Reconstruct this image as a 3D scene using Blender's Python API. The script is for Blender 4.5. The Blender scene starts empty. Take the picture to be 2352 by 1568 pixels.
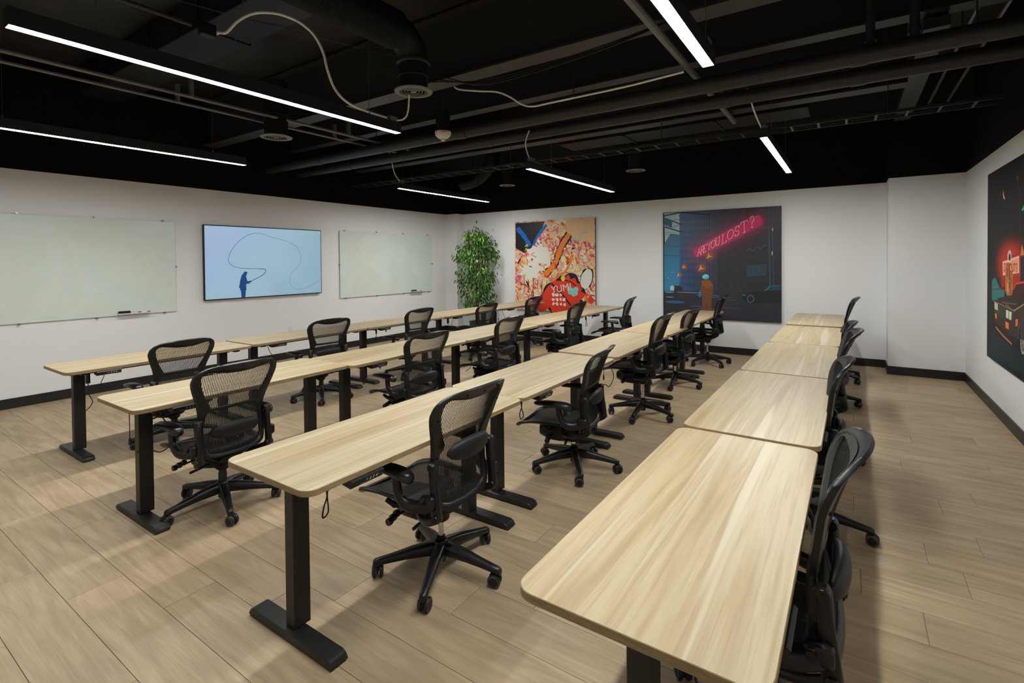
import bpy, bmesh, math, random
from math import pi, sin, cos, radians as RAD
from mathutils import Vector, Matrix, Quaternion

random.seed(7)
S = bpy.context.scene
COL = S.collection

# ---------------------------------------------------------------- camera
cam_d = bpy.data.cameras.new('camera')
cam = bpy.data.objects.new('camera', cam_d)
COL.objects.link(cam)
S.camera = cam
YAW, PITCH, ROLL, FPX, CX, CY, CAM_H = 0.5994, 0.0154, -0.009, 1164.0747, 1157.8407, 616.3641, 1.6027
cam_d.sensor_fit = 'HORIZONTAL'
cam_d.sensor_width = 36.0
cam_d.lens = FPX / 2352 * 36.0
cam_d.shift_x = (1176 - CX) / 2352
cam_d.shift_y = -(784 - CY) / 2352
cam_d.clip_start = 0.02
_r = Vector((cos(YAW), sin(YAW), 0)); _d = Vector((-sin(YAW), cos(YAW), 0)); _u = Vector((0, 0, 1))
_d2 = _d * cos(PITCH) - _u * sin(PITCH); _u2 = _u * cos(PITCH) + _d * sin(PITCH)
_cr = _r * cos(ROLL) + _u2 * sin(ROLL); _cu = -_r * sin(ROLL) + _u2 * cos(ROLL)
cam.matrix_world = Matrix(((_cr.x, _cu.x, -_d2.x, 0), (_cr.y, _cu.y, -_d2.y, 0), (_cr.z, _cu.z, -_d2.z, CAM_H), (0, 0, 0, 1)))

# ---------------------------------------------------------------- world, exposure
w = bpy.data.worlds.new('world'); S.world = w; w.use_nodes = True
w.node_tree.nodes['Background'].inputs[0].default_value = (0.05, 0.05, 0.05, 1)
w.node_tree.nodes['Background'].inputs[1].default_value = 0.3
S.view_settings.view_transform = 'Standard'
S.view_settings.look = 'None'
S.view_settings.gamma = 1.0
S.view_settings.use_curve_mapping = False
S.view_settings.exposure = 0.0
LAMP = 128.0          # radiance of the lit diffusers of the pendant lights
SCREEN = 0.70        # radiance scale of the television screen

# ---------------------------------------------------------------- materials
def mat(name, col=(0.5, 0.5, 0.5), rough=0.5, metal=0.0, spec=0.5, emit=None, estr=1.0, coat=0.0):
    m = bpy.data.materials.new(name); m.use_nodes = True
    b = m.node_tree.nodes['Principled BSDF']
    b.inputs['Base Color'].default_value = (*col, 1)
    b.inputs['Roughness'].default_value = rough
    b.inputs['Metallic'].default_value = metal
    b.inputs['Specular IOR Level'].default_value = spec
    if coat:
        b.inputs['Coat Weight'].default_value = coat
    if emit:
        b.inputs['Emission Color'].default_value = (*emit, 1)
        b.inputs['Emission Strength'].default_value = estr
    return m

class NT:
    """small node-building helper"""
    def __init__(s, m):
        s.t = m.node_tree; s.b = s.t.nodes['Principled BSDF']; s.out = s.t.nodes['Material Output']
    def n(s, typ, **kw):
        x = s.t.nodes.new(typ)
        for k, v in kw.items():
            setattr(x, k, v)
        return x
    def l(s, a, b):
        s.t.links.new(a, b)
    def math(s, op, a, b=None, c=None):
        x = s.n('ShaderNodeMath', operation=op)
        for i, v in enumerate((a, b, c)):
            if v is None: continue
            if isinstance(v, (int, float)): x.inputs[i].default_value = v
            else: s.l(v, x.inputs[i])
        return x.outputs[0]
    def ramp(s, fac, stops):
        x = s.n('ShaderNodeValToRGB'); e = x.color_ramp.elements
        while len(e) < len(stops): e.new(0.5)
        for i, (p, c) in enumerate(stops):
            e[i].position = p; e[i].color = (*c, 1)
        s.l(fac, x.inputs[0]); return x.outputs[0]
    def mix(s, fac, a, b, blend='MIX'):
        x = s.n('ShaderNodeMix', data_type='RGBA', blend_type=blend)
        for i, v in ((0, fac), (6, a), (7, b)):
            if isinstance(v, (int, float)): x.inputs[i].default_value = v
            elif isinstance(v, tuple): x.inputs[i].default_value = (*v, 1)
            else: s.l(v, x.inputs[i])
        return x.outputs[2]
    def coords(s, scale=(1, 1, 1), rand=0.0, which='Object', rot=(0, 0, 0)):
        tc = s.n('ShaderNodeTexCoord'); mp = s.n('ShaderNodeMapping')
        mp.inputs['Scale'].default_value = scale
        mp.inputs['Rotation'].default_value = rot
        src = tc.outputs[which]
        if rand:
            oi = s.n('ShaderNodeObjectInfo')
            v = s.n('ShaderNodeVectorMath', operation='SCALE'); v.inputs[0].default_value = (rand, rand * .7, rand * .31)
            s.l(oi.outputs['Random'], v.inputs['Scale'])
            a = s.n('ShaderNodeVectorMath', operation='ADD'); s.l(src, a.inputs[0]); s.l(v.outputs[0], a.inputs[1]); src = a.outputs[0]
        s.l(src, mp.inputs[0]); return mp.outputs[0]
    def noise(s, vec, scale, detail=4.0, rough=0.5, dist=0.0):
        x = s.n('ShaderNodeTexNoise'); x.inputs['Scale'].default_value = scale; x.inputs['Detail'].default_value = detail
        x.inputs['Roughness'].default_value = rough; x.inputs['Distortion'].default_value = dist
        s.l(vec, x.inputs['Vector']); return x.outputs['Fac']
    def bump(s, h, strength=0.2, dist=0.002):
        x = s.n('ShaderNodeBump'); x.inputs['Strength'].default_value = strength; x.inputs['Distance'].default_value = dist
        s.l(h, x.inputs['Height']); s.l(x.outputs[0], s.b.inputs['Normal'])

def wood_top():
    m = mat('maple_laminate', rough=0.42, spec=0.35); t = NT(m)
    v1 = t.coords((6.5, 0.36, 6.5), 37.0)
    broad = t.noise(v1, 1.0, 4, 0.55, 1.3)
    v2 = t.coords((55, 1.3, 55), 37.0)
    fine = t.noise(v2, 1.0, 6, 0.68, 0.5)
    v3 = t.coords((16, 0.30, 16), 91.0)
    streak = t.noise(v3, 1.0, 2, 0.5, 0.2)
    c = t.ramp(broad, [(0.25, (.31, .215, .105)), (0.42, (.43, .335, .185)), (0.55, (.49, .405, .248)), (0.75, (.44, .35, .20))])
    c = t.mix(t.ramp(fine, [(0.46, (0, 0, 0)), (0.66, (.62, .62, .62))]), c, (.335, .24, .125))
    c = t.mix(t.ramp(streak, [(0.605, (0, 0, 0)), (0.66, (.85, .85, .85))]), c, (.57, .50, .36))
    t.l(c, t.b.inputs['Base Color']); return m

def wood_edge():
    m = mat('maple_edge_band', rough=0.45, spec=0.3); t = NT(m)
    f = t.noise(t.coords((8, 8, 60), 11.0), 3.0, 3, 0.5, 0.2)
    t.l(t.ramp(f, [(0.3, (.25, .175, .085)), (0.7, (.345, .255, .14))]), t.b.inputs['Base Color']); return m

def floor_mat():
    m = mat('oak_vinyl_plank', rough=0.5, spec=0.35); t = NT(m)
    v = t.coords((0.9, 8.5, 8), 53.0)
    g = t.noise(v, 1.6, 5, 0.55, 1.4)
    wv = t.n('ShaderNodeTexWave', wave_type='RINGS', rings_direction='Y'); wv.inputs['Scale'].default_value = 1.3
    wv.inputs['Distortion'].default_value = 9.0; wv.inputs['Detail'].default_value = 3; wv.inputs['Detail Scale'].default_value = 0.7
    t.l(t.coords((0.55, 5.5, 1), 29.0), wv.inputs['Vector'])
    f2 = t.noise(t.coords((4, 130, 9), 53.0), 1.0, 3, 0.6, 0.2)
    c = t.ramp(g, [(0.28, (.335, .245, .145)), (0.5, (.435, .328, .202)), (0.72, (.50, .388, .25))])
    c = t.mix(t.math('MULTIPLY', wv.outputs['Fac'], 0.22), c, (.27, .18, .10))
    c = t.mix(t.ramp(f2, [(0.42, (0, 0, 0)), (0.75, (.32, .32, .32))]), c, (.25, .17, .095))
    oi = t.n('ShaderNodeObjectInfo')
    k = t.math('MULTIPLY_ADD', oi.outputs['Random'], 0.16, 0.90)
    hs = t.n('ShaderNodeHueSaturation'); t.l(k, hs.inputs['Value']); t.l(c, hs.inputs['Color'])
    t.l(hs.outputs[0], t.b.inputs['Base Color'])
    t.bump(f2, 0.12, 0.001); return m

def paint(name, col, rough=0.6, bump=0.06, scale=60, spec=0.4):
    m = mat(name, col, rough, spec=spec); t = NT(m)
    t.bump(t.noise(t.coords(), scale, 3), bump, 0.002); return m

def concrete_black():
    m = mat('black_painted_slab', rough=0.55, spec=0.35); t = NT(m)
    f = t.noise(t.coords(), 2.2, 6, 0.6)
    t.l(t.ramp(f, [(0.3, (.012, .012, .011)), (0.75, (.045, .042, .038))]), t.b.inputs['Base Color'])
    t.bump(t.noise(t.coords(), 18, 5), 0.35, 0.01); return m

def weave(name='chair_weave', cover=0.24):
    """see-through woven suspension fabric"""
    m = mat(name, (.030, .029, .028), 0.6, spec=0.3); t = NT(m)
    tr = t.n('ShaderNodeBsdfTransparent'); mx = t.n('ShaderNodeMixShader'); mx.inputs[0].default_value = cover
    t.l(tr.outputs[0], mx.inputs[1]); t.l(t.b.outputs[0], mx.inputs[2]); t.l(mx.outputs[0], t.out.inputs[0]); return m

def glass_board():
    m = mat('green_tint_glassboard', (.66, .77, .70), 0.16, spec=0.5); t = NT(m)
    f = t.noise(t.coords((1, 1.2, 1.7), 9.0), 1.6, 5, 0.62, 1.2)
    t.l(t.ramp(f, [(0.35, (.66, .745, .68)), (0.62, (.70, .785, .725)), (0.75, (.74, .81, .76))]), t.b.inputs['Base Color']); return m

M = dict(
    white=paint('white_wall_paint', (.80, .80, .79), 0.6),
    black=paint('black_ceiling_paint', (.012, .012, .012), 0.5),
    slab=concrete_black(),
    deckblack=paint('black_upper_wall_paint', (.003, .003, .0033), 0.7, 0.1, 20, 0.15),
    beam=paint('black_steel_beam_paint', (.030, .028, .026), 0.45, 0.2, 30),
    pipe=paint('dark_grey_pipe_paint', (.026, .025, .024), 0.42, 0.15, 30, .35),
    duct=paint('black_duct_paint', (.008, .008, .0075), 0.5, 0.3, 14, .25),
    conduit=mat('grey_painted_conduit', (.17, .17, .165), 0.35, 0.3),
    flex=mat('pale_flexible_conduit', (.82, .80, .73), 0.45, 0.0),
    base=mat('black_vinyl_baseboard', (.010, .010, .011), 0.4),
    top=wood_top(), edge=wood_edge(), floor=floor_mat(),
    gap=mat('dark_plank_joint', (.21, .17, .125), 0.8),
    deskmetal=paint('black_powder_coat', (.014, .013, .012), 0.42, 0.08, 200),
    plastic=mat('black_chair_plastic', (.006, .006, .0066), 0.42, spec=0.4),
    plastic_soft=mat('black_arm_pad', (.012, .012, .013), 0.33, spec=0.5),
    graph=mat('graphite_chair_frame', (.007, .0072, .008), 0.36, spec=0.42),
    pad=mat('black_lumbar_foam', (.008, .008, .0085), 0.5, spec=.4),
    weave=weave(),
    border=mat('taut_weave_border', (.024, .0235, .0225), 0.6, spec=.35),
    rib=mat('black_weave_strand', (.026, .0255, .0245), 0.6, spec=.35),
    chrome=mat('chrome_cylinder', (.62, .62, .62), 0.16, 1.0),
    rubber=mat('black_caster_tread', (.010, .010, .010), 0.45),
    castring=mat('grey_caster_ring', (.10, .10, .10), 0.5),
    steel=mat('brushed_steel_standoff', (.42, .40, .38), 0.3, 1.0),
    board=glass_board(), seatweave=weave('seat_weave_cloth', .72),
    whiteplastic=mat('white_plastic', (.74, .73, .71), 0.4),
    cable=mat('black_cable', (.008, .008, .008), 0.5),
    led=mat('white_legend', (.75, .78, .80), 0.5),
    lamp=mat('lit_lamp_diffuser', (.9, .9, .9), 0.5, emit=(1.0, 1.0, .985), estr=LAMP),
    housing=mat('black_lamp_housing', (.016, .016, .017), 0.4),
    red=mat('red_print', (.6, .03, .02), 0.5),
    cream=mat('cream_detector_plastic', (.66, .61, .50), 0.45),
    vent=mat('grey_register', (.16, .155, .145), 0.5),
    leaf=None, bark=None,
)

# ---------------------------------------------------------------- mesh building
class MB:
    def __init__(s):
        s.v = []; s.f = []; s.m = []; s.mats = []
    def mi(s, m):
        if m not in s.mats: s.mats.append(m)
        return s.mats.index(m)
    def add(s, vs, fs, m):
        o = len(s.v); k = s.mi(m)
        s.v += [tuple(v) for v in vs]
        for f in fs:
            s.f.append(tuple(i + o for i in f)); s.m.append(k)
    def bm(s, bm, m):
        bm.verts.index_update()
        s.add([v.co for v in bm.verts], [[v.index for v in f.verts] for f in bm.faces], m); bm.free()
    def box(s, c, d, m, bev=0.0, seg=1, rot=None):
        bm = bmesh.new(); bmesh.ops.create_cube(bm, size=1)
        for v in bm.verts: v.co = Vector((v.co.x * d[0], v.co.y * d[1], v.co.z * d[2]))
        if bev: bmesh.ops.bevel(bm, geom=bm.edges[:], offset=bev, segments=seg, profile=0.5, affect='EDGES')
        T = Matrix.Translation(c)
        if rot is not None: T = T @ rot.to_4x4()
        bmesh.ops.transform(bm, matrix=T, verts=bm.verts); s.bm(bm, m); return s
    def box2(s, a, b, m, bev=0.0):
        return s.box([(a[i] + b[i]) / 2 for i in range(3)], [abs(b[i] - a[i]) for i in range(3)], m, bev)
    def tube(s, pts, r, m, n=8, caps=True, flat=None):
        """round tube along pts; r = number or list; flat = (a, b) cross-section scale with 'up' kept vertical"""
        P = [Vector(p) for p in pts]; R = r if isinstance(r, (list, tuple)) else [r] * len(P)
        T = []
        for i in range(len(P)):
            a = P[max(0, i - 1)]; b = P[min(len(P) - 1, i + 1)]
            T.append((b - a).normalized())
        ref = Vector((0, 0, 1)) if abs(T[0].z) < 0.9 else Vector((0, 1, 0))
        u = (ref - T[0] * ref.dot(T[0])).normalized()
        vs = []; fs = []
        for i, p in enumerate(P):
            if i:
                q = T[i - 1].rotation_difference(T[i]); u = q @ u
                u = (u - T[i] * u.dot(T[i])).normalized()
            v = T[i].cross(u); rr = R[i]
            a, b = (rr, rr) if not isinstance(rr, (tuple, list)) else rr
            for k in range(n):
                t = 2 * pi * k / n
                vs.append(p + u * (a * cos(t)) + v * (b * sin(t)))
        for i in range(len(P) - 1):
            for k in range(n):
                fs.append((i * n + k, i * n + (k + 1) % n, (i + 1) * n + (k + 1) % n, (i + 1) * n + k))
        if caps:
            fs.append(tuple(range(n - 1, -1, -1))); fs.append(tuple((len(P) - 1) * n + k for k in range(n)))
        s.add(vs, fs, m); return s
    def lathe(s, prof, m, c=(0, 0, 0), n=24, axis='z', close=False):
        vs = []; fs = []
        for r, h in prof:
            for k in range(n):
                t = 2 * pi * k / n
                if axis == 'z': p = (r * cos(t), r * sin(t), h)
                elif axis == 'y': p = (r * cos(t), h, r * sin(t))
                else: p = (h, r * cos(t), r * sin(t))
                vs.append((p[0] + c[0], p[1] + c[1], p[2] + c[2]))
        L = len(prof)
        for i in range(L - 1):
            for k in range(n):
                q = (i * n + k, i * n + (k + 1) % n, (i + 1) * n + (k + 1) % n, (i + 1) * n + k)
                fs.append(q if axis != 'y' else q[::-1])
        s.add(vs, fs, m); return s
    def loft(s, secs, m, n=12, p=2.6):
        """secs: (centre, half_u, half_v, dir_u, dir_v) superellipse sections"""
        vs = []; fs = []
        for c, a, b, U, V in secs:
            c = Vector(c); U = Vector(U); V = Vector(V)
            for k in range(n):
                t = 2 * pi * k / n; ct, st = cos(t), sin(t)
                x = math.copysign(abs(ct) ** (2 / p), ct) * a; y = math.copysign(abs(st) ** (2 / p), st) * b
                vs.append(c + U * x + V * y)
        for i in range(len(secs) - 1):
            for k in range(n):
                fs.append((i * n + k, i * n + (k + 1) % n, (i + 1) * n + (k + 1) % n, (i + 1) * n + k))
        fs.append(tuple(range(n - 1, -1, -1))); fs.append(tuple((len(secs) - 1) * n + k for k in range(n)))
        s.add(vs, fs, m); return s
    def mesh(s, name, smooth=35):
        me = bpy.data.meshes.new(name); me.from_pydata(s.v, [], s.f)
        for m in s.mats: me.materials.append(m)
        me.polygons.foreach_set('material_index', s.m)
        bm = bmesh.new(); bm.from_mesh(me)
        bmesh.ops.recalc_face_normals(bm, faces=bm.faces); bm.to_mesh(me); bm.free()
        if smooth:
            me.polygons.foreach_set('use_smooth', [True] * len(me.polygons))
            me.set_sharp_from_angle(angle=RAD(smooth))
        me.update(); return me
    def build(s, name, parent=None, loc=(0, 0, 0), smooth=35, world=False):
        if world and parent is not None:      # vertices given in world space
            r = parent.location; pp = parent.parent
            off = Vector(r) + (Vector(pp.location) if pp else Vector())
            s.v = [tuple(Vector(v) - off) for v in s.v]
        o = bpy.data.objects.new(name, s.mesh(name, smooth)); COL.objects.link(o)
        o.location = loc; o.parent = parent; return o

def tag(o, label=None, cat=None, group=None, kind=None):
    if label: o['label'] = label
    if cat: o['category'] = cat
    if group: o['group'] = group
    if kind: o['kind'] = kind
    return o
def thing(name, label, cat, loc=(0, 0, 0), rz=0.0, group=None, kind=None):
    o = bpy.data.objects.new(name, None); COL.objects.link(o); o.empty_display_size = 0.1
    o.location = loc; o.rotation_euler = (0, 0, rz)
    return tag(o, label, cat, group, kind)
def kids(o):
    return list(o.children)
def dup(o, parent=None):
    c = o.copy(); COL.objects.link(c); c.parent = parent
    for ch in kids(o): dup(ch, c)
    return c
def inst(name, me, parent, loc=(0, 0, 0), rz=0.0):
    o = bpy.data.objects.new(name, me); COL.objects.link(o); o.parent = parent; o.location = loc; o.rotation_euler = (0, 0, rz); return o
def lerp_tab(tab, z):
    if z <= tab[0][0]: return tab[0][1]
    for (a, va), (b, vb) in zip(tab, tab[1:]):
        if z <= b:
            t = (z - a) / (b - a); return va + (vb - va) * t
    return tab[-1][1]
def spline(pts, n=8):
    """Catmull-Rom through pts"""
    P = [Vector(p) for p in pts]; P = [P[0] * 2 - P[1]] + P + [P[-1] * 2 - P[-2]]; out = []
    for i in range(1, len(P) - 2):
        for k in range(n):
            t = k / n
            a, b, c, d = P[i - 1:i + 3]
            out.append(0.5 * ((2 * b) + (c - a) * t + (2 * a - 5 * b + 4 * c - d) * t * t + (3 * b - a - 3 * c + d) * t ** 3))
    out.append(P[-2]); return out
def text_mesh(txt, size, m, name='lettering', depth=0.0003):
    cu = bpy.data.curves.new(name, 'FONT'); cu.body = txt; cu.size = size; cu.align_x = 'CENTER'; cu.align_y = 'CENTER'; cu.extrude = depth
    o = bpy.data.objects.new(name, cu); COL.objects.link(o)
    bpy.context.view_layer.update()
    me = bpy.data.meshes.new_from_object(o.evaluated_get(bpy.context.evaluated_depsgraph_get()))
    bpy.data.objects.remove(o); bpy.data.curves.remove(cu)
    me.materials.clear(); me.materials.append(m); me.name = name; return me

# ---------------------------------------------------------------- room shell
XL, XR, YB, YF, HW, HC = -7.75, 1.222, 9.17, -1.2, 2.68, 3.95
def struct(name, mb, label=None, parent=None, smooth=35):
    o = mb.build(name, parent, smooth=smooth)
    if parent is None: tag(o, label, None, None, 'structure')
    return o
TH = 0.12
struct('wall_left', MB().box2((XL - TH, YF - TH, 0), (XL, YB, HW), M['white']), 'white painted wall behind the television and glass boards')
struct('wall_back', MB().box2((XL - TH, YB, 0), (XR + TH, YB + TH, HW), M['white']), 'white painted wall hung with the two large square pictures')
struct('wall_right', MB().box2((XR, YF - TH, 0), (XR + TH, YB, HW), M['white']), 'white painted wall at the right with the night car picture')
struct('wall_rear', MB().box2((XL, YF - TH, 0), (XR, YF, HW), M['white']), 'white wall behind the viewer')
struct('wall_corner_pier', MB().box2((XL, 8.95, 0), (-7.41, YB, HW), M['white']), 'white pier boxed into the far left corner by the ficus')
struct('wall_bump_out', MB().box2((0.43, 8.70, 0), (XR, YB, HW + 0.0), M['white']), 'white boxed-out section of wall in the far right corner')
def ribbed(a, b, axis):
    """black upper wall faced with shallow horizontal ribs"""
    mb = MB().box2(a, b, M['deckblack'])
    return mb
struct('wall_left_upper', ribbed((XL - TH, YF - TH, HW), (XL + .004, YB, HC), 1), 'black upper part of the left wall')
struct('wall_back_upper', ribbed((XL - TH, YB - .004, HW), (XR + TH, YB + TH, HC), 0), 'black upper part of the back wall')
struct('wall_right_upper', ribbed((XR - .004, YF - TH, HW), (XR + TH, YB, HC), 1), 'black upper part of the right wall')
struct('wall_rear_upper', ribbed((XL, YF - TH, HW), (XR, YF, HC), 0), 'black upper part of the wall behind the viewer')
struct('wall_bump_out_upper', MB().box2((0.425, 8.695, HW), (XR, YB, HC), M['deckblack']), 'black upper part of the boxed-out corner')
struct('wall_corner_pier_upper', MB().box2((XL, 8.945, HW), (-7.405, YB, HC), M['deckblack']), 'black upper part of the corner pier')
# horizontal battens on the black upper walls
for nm, (fx, fy, lx, ly) in dict(wall_back_upper=(XL, YB - .004, XR - XL, 0), wall_left_upper=(XL + .004, YF, 0, YB - YF)).items():
    mb = MB()
    for k in range(14):
        z = HW + 0.05 + k * 0.085
        if lx: mb.box((fx + lx / 2, fy, z), (lx, .010, .028), M['deckblack'])
        else: mb.box((fx, fy + ly / 2, z), (.010, ly, .028), M['deckblack'])
    p = bpy.data.objects[nm]
    o = mb.build('siding_ribs', p); o['kind'] = 'stuff'
struct('ceiling', MB().box2((XL - TH, YF - TH, HC), (XR + TH, YB + TH, HC + .15), M['slab']), 'black painted slab above the exposed services')
# baseboards
BH, BT = 0.113, 0.012
def bb(name, a, b, label): struct(name, MB().box2(a, b, M['base'], 0.002), label)
bb('baseboard_left', (XL, YF, 0), (XL + BT, 8.95, BH), 'black baseboard along the left wall')
bb('baseboard_back', (-7.41, YB - BT, 0), (0.43, YB, BH), 'black baseboard along the back wall')
bb('baseboard_right', (XR - BT, YF, 0), (XR, 8.70, BH), 'black baseboard along the right wall')
bb('baseboard_rear', (XL, YF, 0), (XR, YF + BT, BH), 'black baseboard behind the viewer')
mb = MB().box2((XL + BT, 8.95 - BT, 0), (-7.41 + BT, 8.95, BH), M['base'], .002); mb.box2((-7.41, 8.95, 0), (-7.41 + BT, YB - BT, BH), M['base'], .002)
struct('baseboard_pier', mb, 'black baseboard round the corner pier')
mb = MB().box2((0.43 - BT, 8.70 - BT, 0), (XR - BT, 8.70, BH), M['base'], .002); mb.box2((0.43 - BT, 8.70, 0), (0.43, YB - BT, BH), M['base'], .002)
struct('baseboard_bump_out', mb, 'black baseboard round the boxed-out corner')

# floor: sub-floor plus planks laid across the room
fl = struct('floor', MB().box2((XL - TH, YF - TH, -0.12), (XR + TH, YB + TH, -0.004), M['gap']), 'pale oak vinyl plank floor')
PW, PL, GAP = 0.2375, 1.25, 0.0017
JOINT = {1: -3.09, 0: -3.52, 2: -2.637, 3: -2.262, 10: 0.045, 11: 0.473, 15: 0.48, 14: 0.02}
planks = []
for k in range(-8, 38):
    y0 = 0.55 + k * PW; y1 = min(y0 + PW, YB)
    y0 = max(y0, YF)
    if y1 - y0 < 0.02: continue
    j = JOINT.get(k, (k * 0.437 + random.uniform(-.1, .1)) % PL)
    x = j - math.ceil((j - XL) / PL) * PL
    while x < XR:
        a, b = max(x, XL), min(x + PL, XR)
        if b - a > 0.02: planks.append((a, b, y0, y1))
        x += PL
def shown_size(p):
    c = Vector(((p[0] + p[1]) / 2, (p[2] + p[3]) / 2, 0)) - Vector((0, 0, CAM_H))
    d = c.dot(_d2)
    if d < 0.3: return 0
    px = CX + FPX * c.dot(_cr) / d; py = CY - FPX * c.dot(_cu) / d
    if not (-500 < px < 2850 and py < 2000): return 0
    return (p[1] - p[0]) * (p[3] - p[2]) / d ** 2
planks.sort(key=shown_size, reverse=True)
pm = {}
for a, b, y0, y1 in planks[:295]:
    key = (round(b - a, 3), round(y1 - y0, 3))
    if key not in pm:
        pm[key] = MB().box((0, 0, -.002), (b - a - GAP, y1 - y0 - GAP, .004), M['floor'], 0.0008).mesh('plank', 0)
    inst('plank', pm[key], fl, ((a + b) / 2, (y0 + y1) / 2, 0))
mb = MB()
for a, b, y0, y1 in planks[295:]:
    mb.box(((a + b) / 2, (y0 + y1) / 2, -.002), (b - a - GAP, y1 - y0 - GAP, .004), M['floor'])
o = mb.build('distant_planks', fl, smooth=0); o['kind'] = 'stuff'
# ---------------------------------------------------------------- ceiling services
def beam(x0, x1, y, z, wf, h, label):
    mb = MB().box2((x0, y - wf / 2, z), (x1, y + wf / 2, z + .018), M['beam'])
    mb.box2((x0, y - .008, z + .018), (x1, y + .008, z + h), M['beam']); mb.box2((x0, y - wf / 2, z + h - .018), (x1, y + wf / 2, z + h), M['beam'])
    o = mb.build('ceiling_beam', smooth=0); tag(o, label, None, None, 'structure'); return o
beam(XL, XR, 3.72, 3.30, .20, .62, 'black steel beam crossing the ceiling above the round duct drop')
beam(XL, XR, 5.05, 3.45, .16, .48, 'black steel beam crossing the ceiling over the twin pipes')
beam(XL, 0.46, 6.40, 3.30, .20, .62, 'black steel beam crossing the ceiling short of the right wall')
beam(XL, XR, 8.20, 3.40, .18, .52, 'black steel beam crossing the ceiling by the back wall')
mb = MB().box2((0.46, 5.05, 3.34), (0.62, 8.2, 3.42), M['beam']); tag(mb.build('ceiling_beam', smooth=0), 'black steel beam running lengthwise near the right wall', None, None, 'structure')
for x in (0.80, 0.98):
    tag(MB().tube([(x, 4.9, 3.5), (x, 8.2, 3.5)], .016, M['conduit']).build('ceiling_conduit'),
        'thin grey conduit under the slab near the right wall, ' + ('the left one of two' if x < .9 else 'the right one of two'), 'conduit', 'thin conduits by the right wall')

# deep rectangular ducts
def duct_box(name, a, b, label, ribs=()):
    t = thing(name, label, 'duct', ((a[0] + b[0]) / 2, (a[1] + b[1]) / 2, a[2]))
    MB().box2(a, b, M['duct'], .006).build('casing', t, world=True)
    for x in ribs:
        MB().box2((x - .012, a[1] - .012, a[2] - .012), (x + .012, b[1] + .012, b[2] + .012), M['duct']).build('flange', t, world=True)
    for x in (a[0] + .25, b[0] - .25):
        MB().tube([(x, a[1] - .02, a[2]), (x, a[1] - .02, HC)], .005, M['beam'], 6).build('hanger_rod', t, world=True)
    return t
duct_box('ceiling_duct', (-7.6, 2.14, 3.62), (-1.0, 2.58, 3.90), 'long black rectangular duct nearest the viewer', (-6.6, -5.6, -4.6, -3.4, -2.2))
duct_box('ceiling_duct', (-7.2, 5.75, 3.30), (-4.2, 6.15, 3.6), 'black rectangular duct over the far left lamps', (-6.2, -5.2))
duct_box('ceiling_duct', (-3.6, 6.75, 3.32), (-0.4, 7.25, 3.7), 'black rectangular duct over the middle of the far desks', (-2.6, -1.4))

# round supply registers on duct drops
def register(x, y, z, r, label, elbow=None):
    t = thing('ceiling_vent', label, 'vent', (x, y, z), 0, 'round ceiling registers on black duct drops')
    top = elbow if elbow else 3.62
    mb = MB().lathe([(r * .74, .012), (r * .74, top - z - .0)], M['duct'], n=32)
    mb.build('duct_drop', t)
    for h in ((.12,) if elbow else (.24, .46)): MB().lathe([(r * .742, h), (r * .775, h + .006), (r * .775, h + .02), (r * .742, h + .026)], M['duct'], n=32).build('clamp_band', t)
    MB().lathe([(r * .70, .02), (r * .74, .0), (r * .98, .004), (r, .012), (r * .76, .03)], M['vent'], n=36).build('face_ring', t)
    mb = MB()
    for k, rr in enumerate((.60, .44, .28)):
        mb.lathe([(r * rr, .004), (r * (rr + .10), .03), (r * (rr + .115), .028), (r * (rr + .02), .002), (r * rr, .004)], M['vent'], n=32)
    mb.lathe([(0.0001, .0), (r * .16, .004), (r * .2, .02)], M['vent'], n=20).build('louvre_cones', t)
    return t
v1 = register(-2.99, 3.07, 3.0, .158, 'round grey register below the elbow of the big ribbed duct', 3.24)
register(-5.32, 3.28, 3.0, .170, 'round grey register between the two left pendant lamps')
register(-2.81, 7.83, 3.0, .155, 'round grey register to the right of the far middle lamp')
register(-5.31, 7.90, 3.0, .150, 'round grey register at the far end between two pendant lamps')
# ribbed round duct with an elbow into the first register
t = thing('round_ceiling_duct', 'fat black ribbed round duct bending down to the near register', 'duct', (-2.99, 1.2, 3.22))
pts = [(-2.99, 3.07, 3.24)]
for k in range(9):
    a = k / 8 * pi / 2; pts.append((-2.99, 3.07 - .2 * (1 - cos(a)), 3.24 + .2 * sin(a)))
mb = MB().tube(pts, .125, M['duct'], 28, caps=False)
mb.lathe([(.13, 0), (.136, .006), (.136, .022), (.13, .028)], M['beam'], (-2.99, 3.07, 3.225), 28)
mb.build('elbow', t, world=True)
pr = []
for k in range(180):
    y = 2.87 - k * .02; pr += [(.138, y), (.150, y - .01)]
mb = MB(); mb.lathe([(r, y) for r, y in pr], M['duct'], (-2.99, 0, 3.44), 28, 'y'); mb.build('ribbed_sleeve', t, world=True)
for y in (1.8, 0.6): MB().box2((-2.995, y - .015, 3.58), (-2.985, y + .015, HC), M['beam']).build('strap_hanger', t, world=True)
# second elbowed round duct far away
t = thing('round_ceiling_duct', 'smooth black round duct elbow beyond the far left lamp', 'duct', (-5.9, 8.0, 3.1))
MB().tube(spline([(-6.55, 8.1, 3.16), (-6.25, 8.1, 3.2), (-6.0, 8.1, 3.32), (-5.85, 8.1, 3.5), (-5.8, 8.1, 3.7)], 6), .12, M['duct'], 20).build('elbow', t, world=True)
MB().box2((-6.3, 8.09, 3.3), (-6.28, 8.11, HC), M['beam']).build('strap_hanger', t, world=True)

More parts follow.
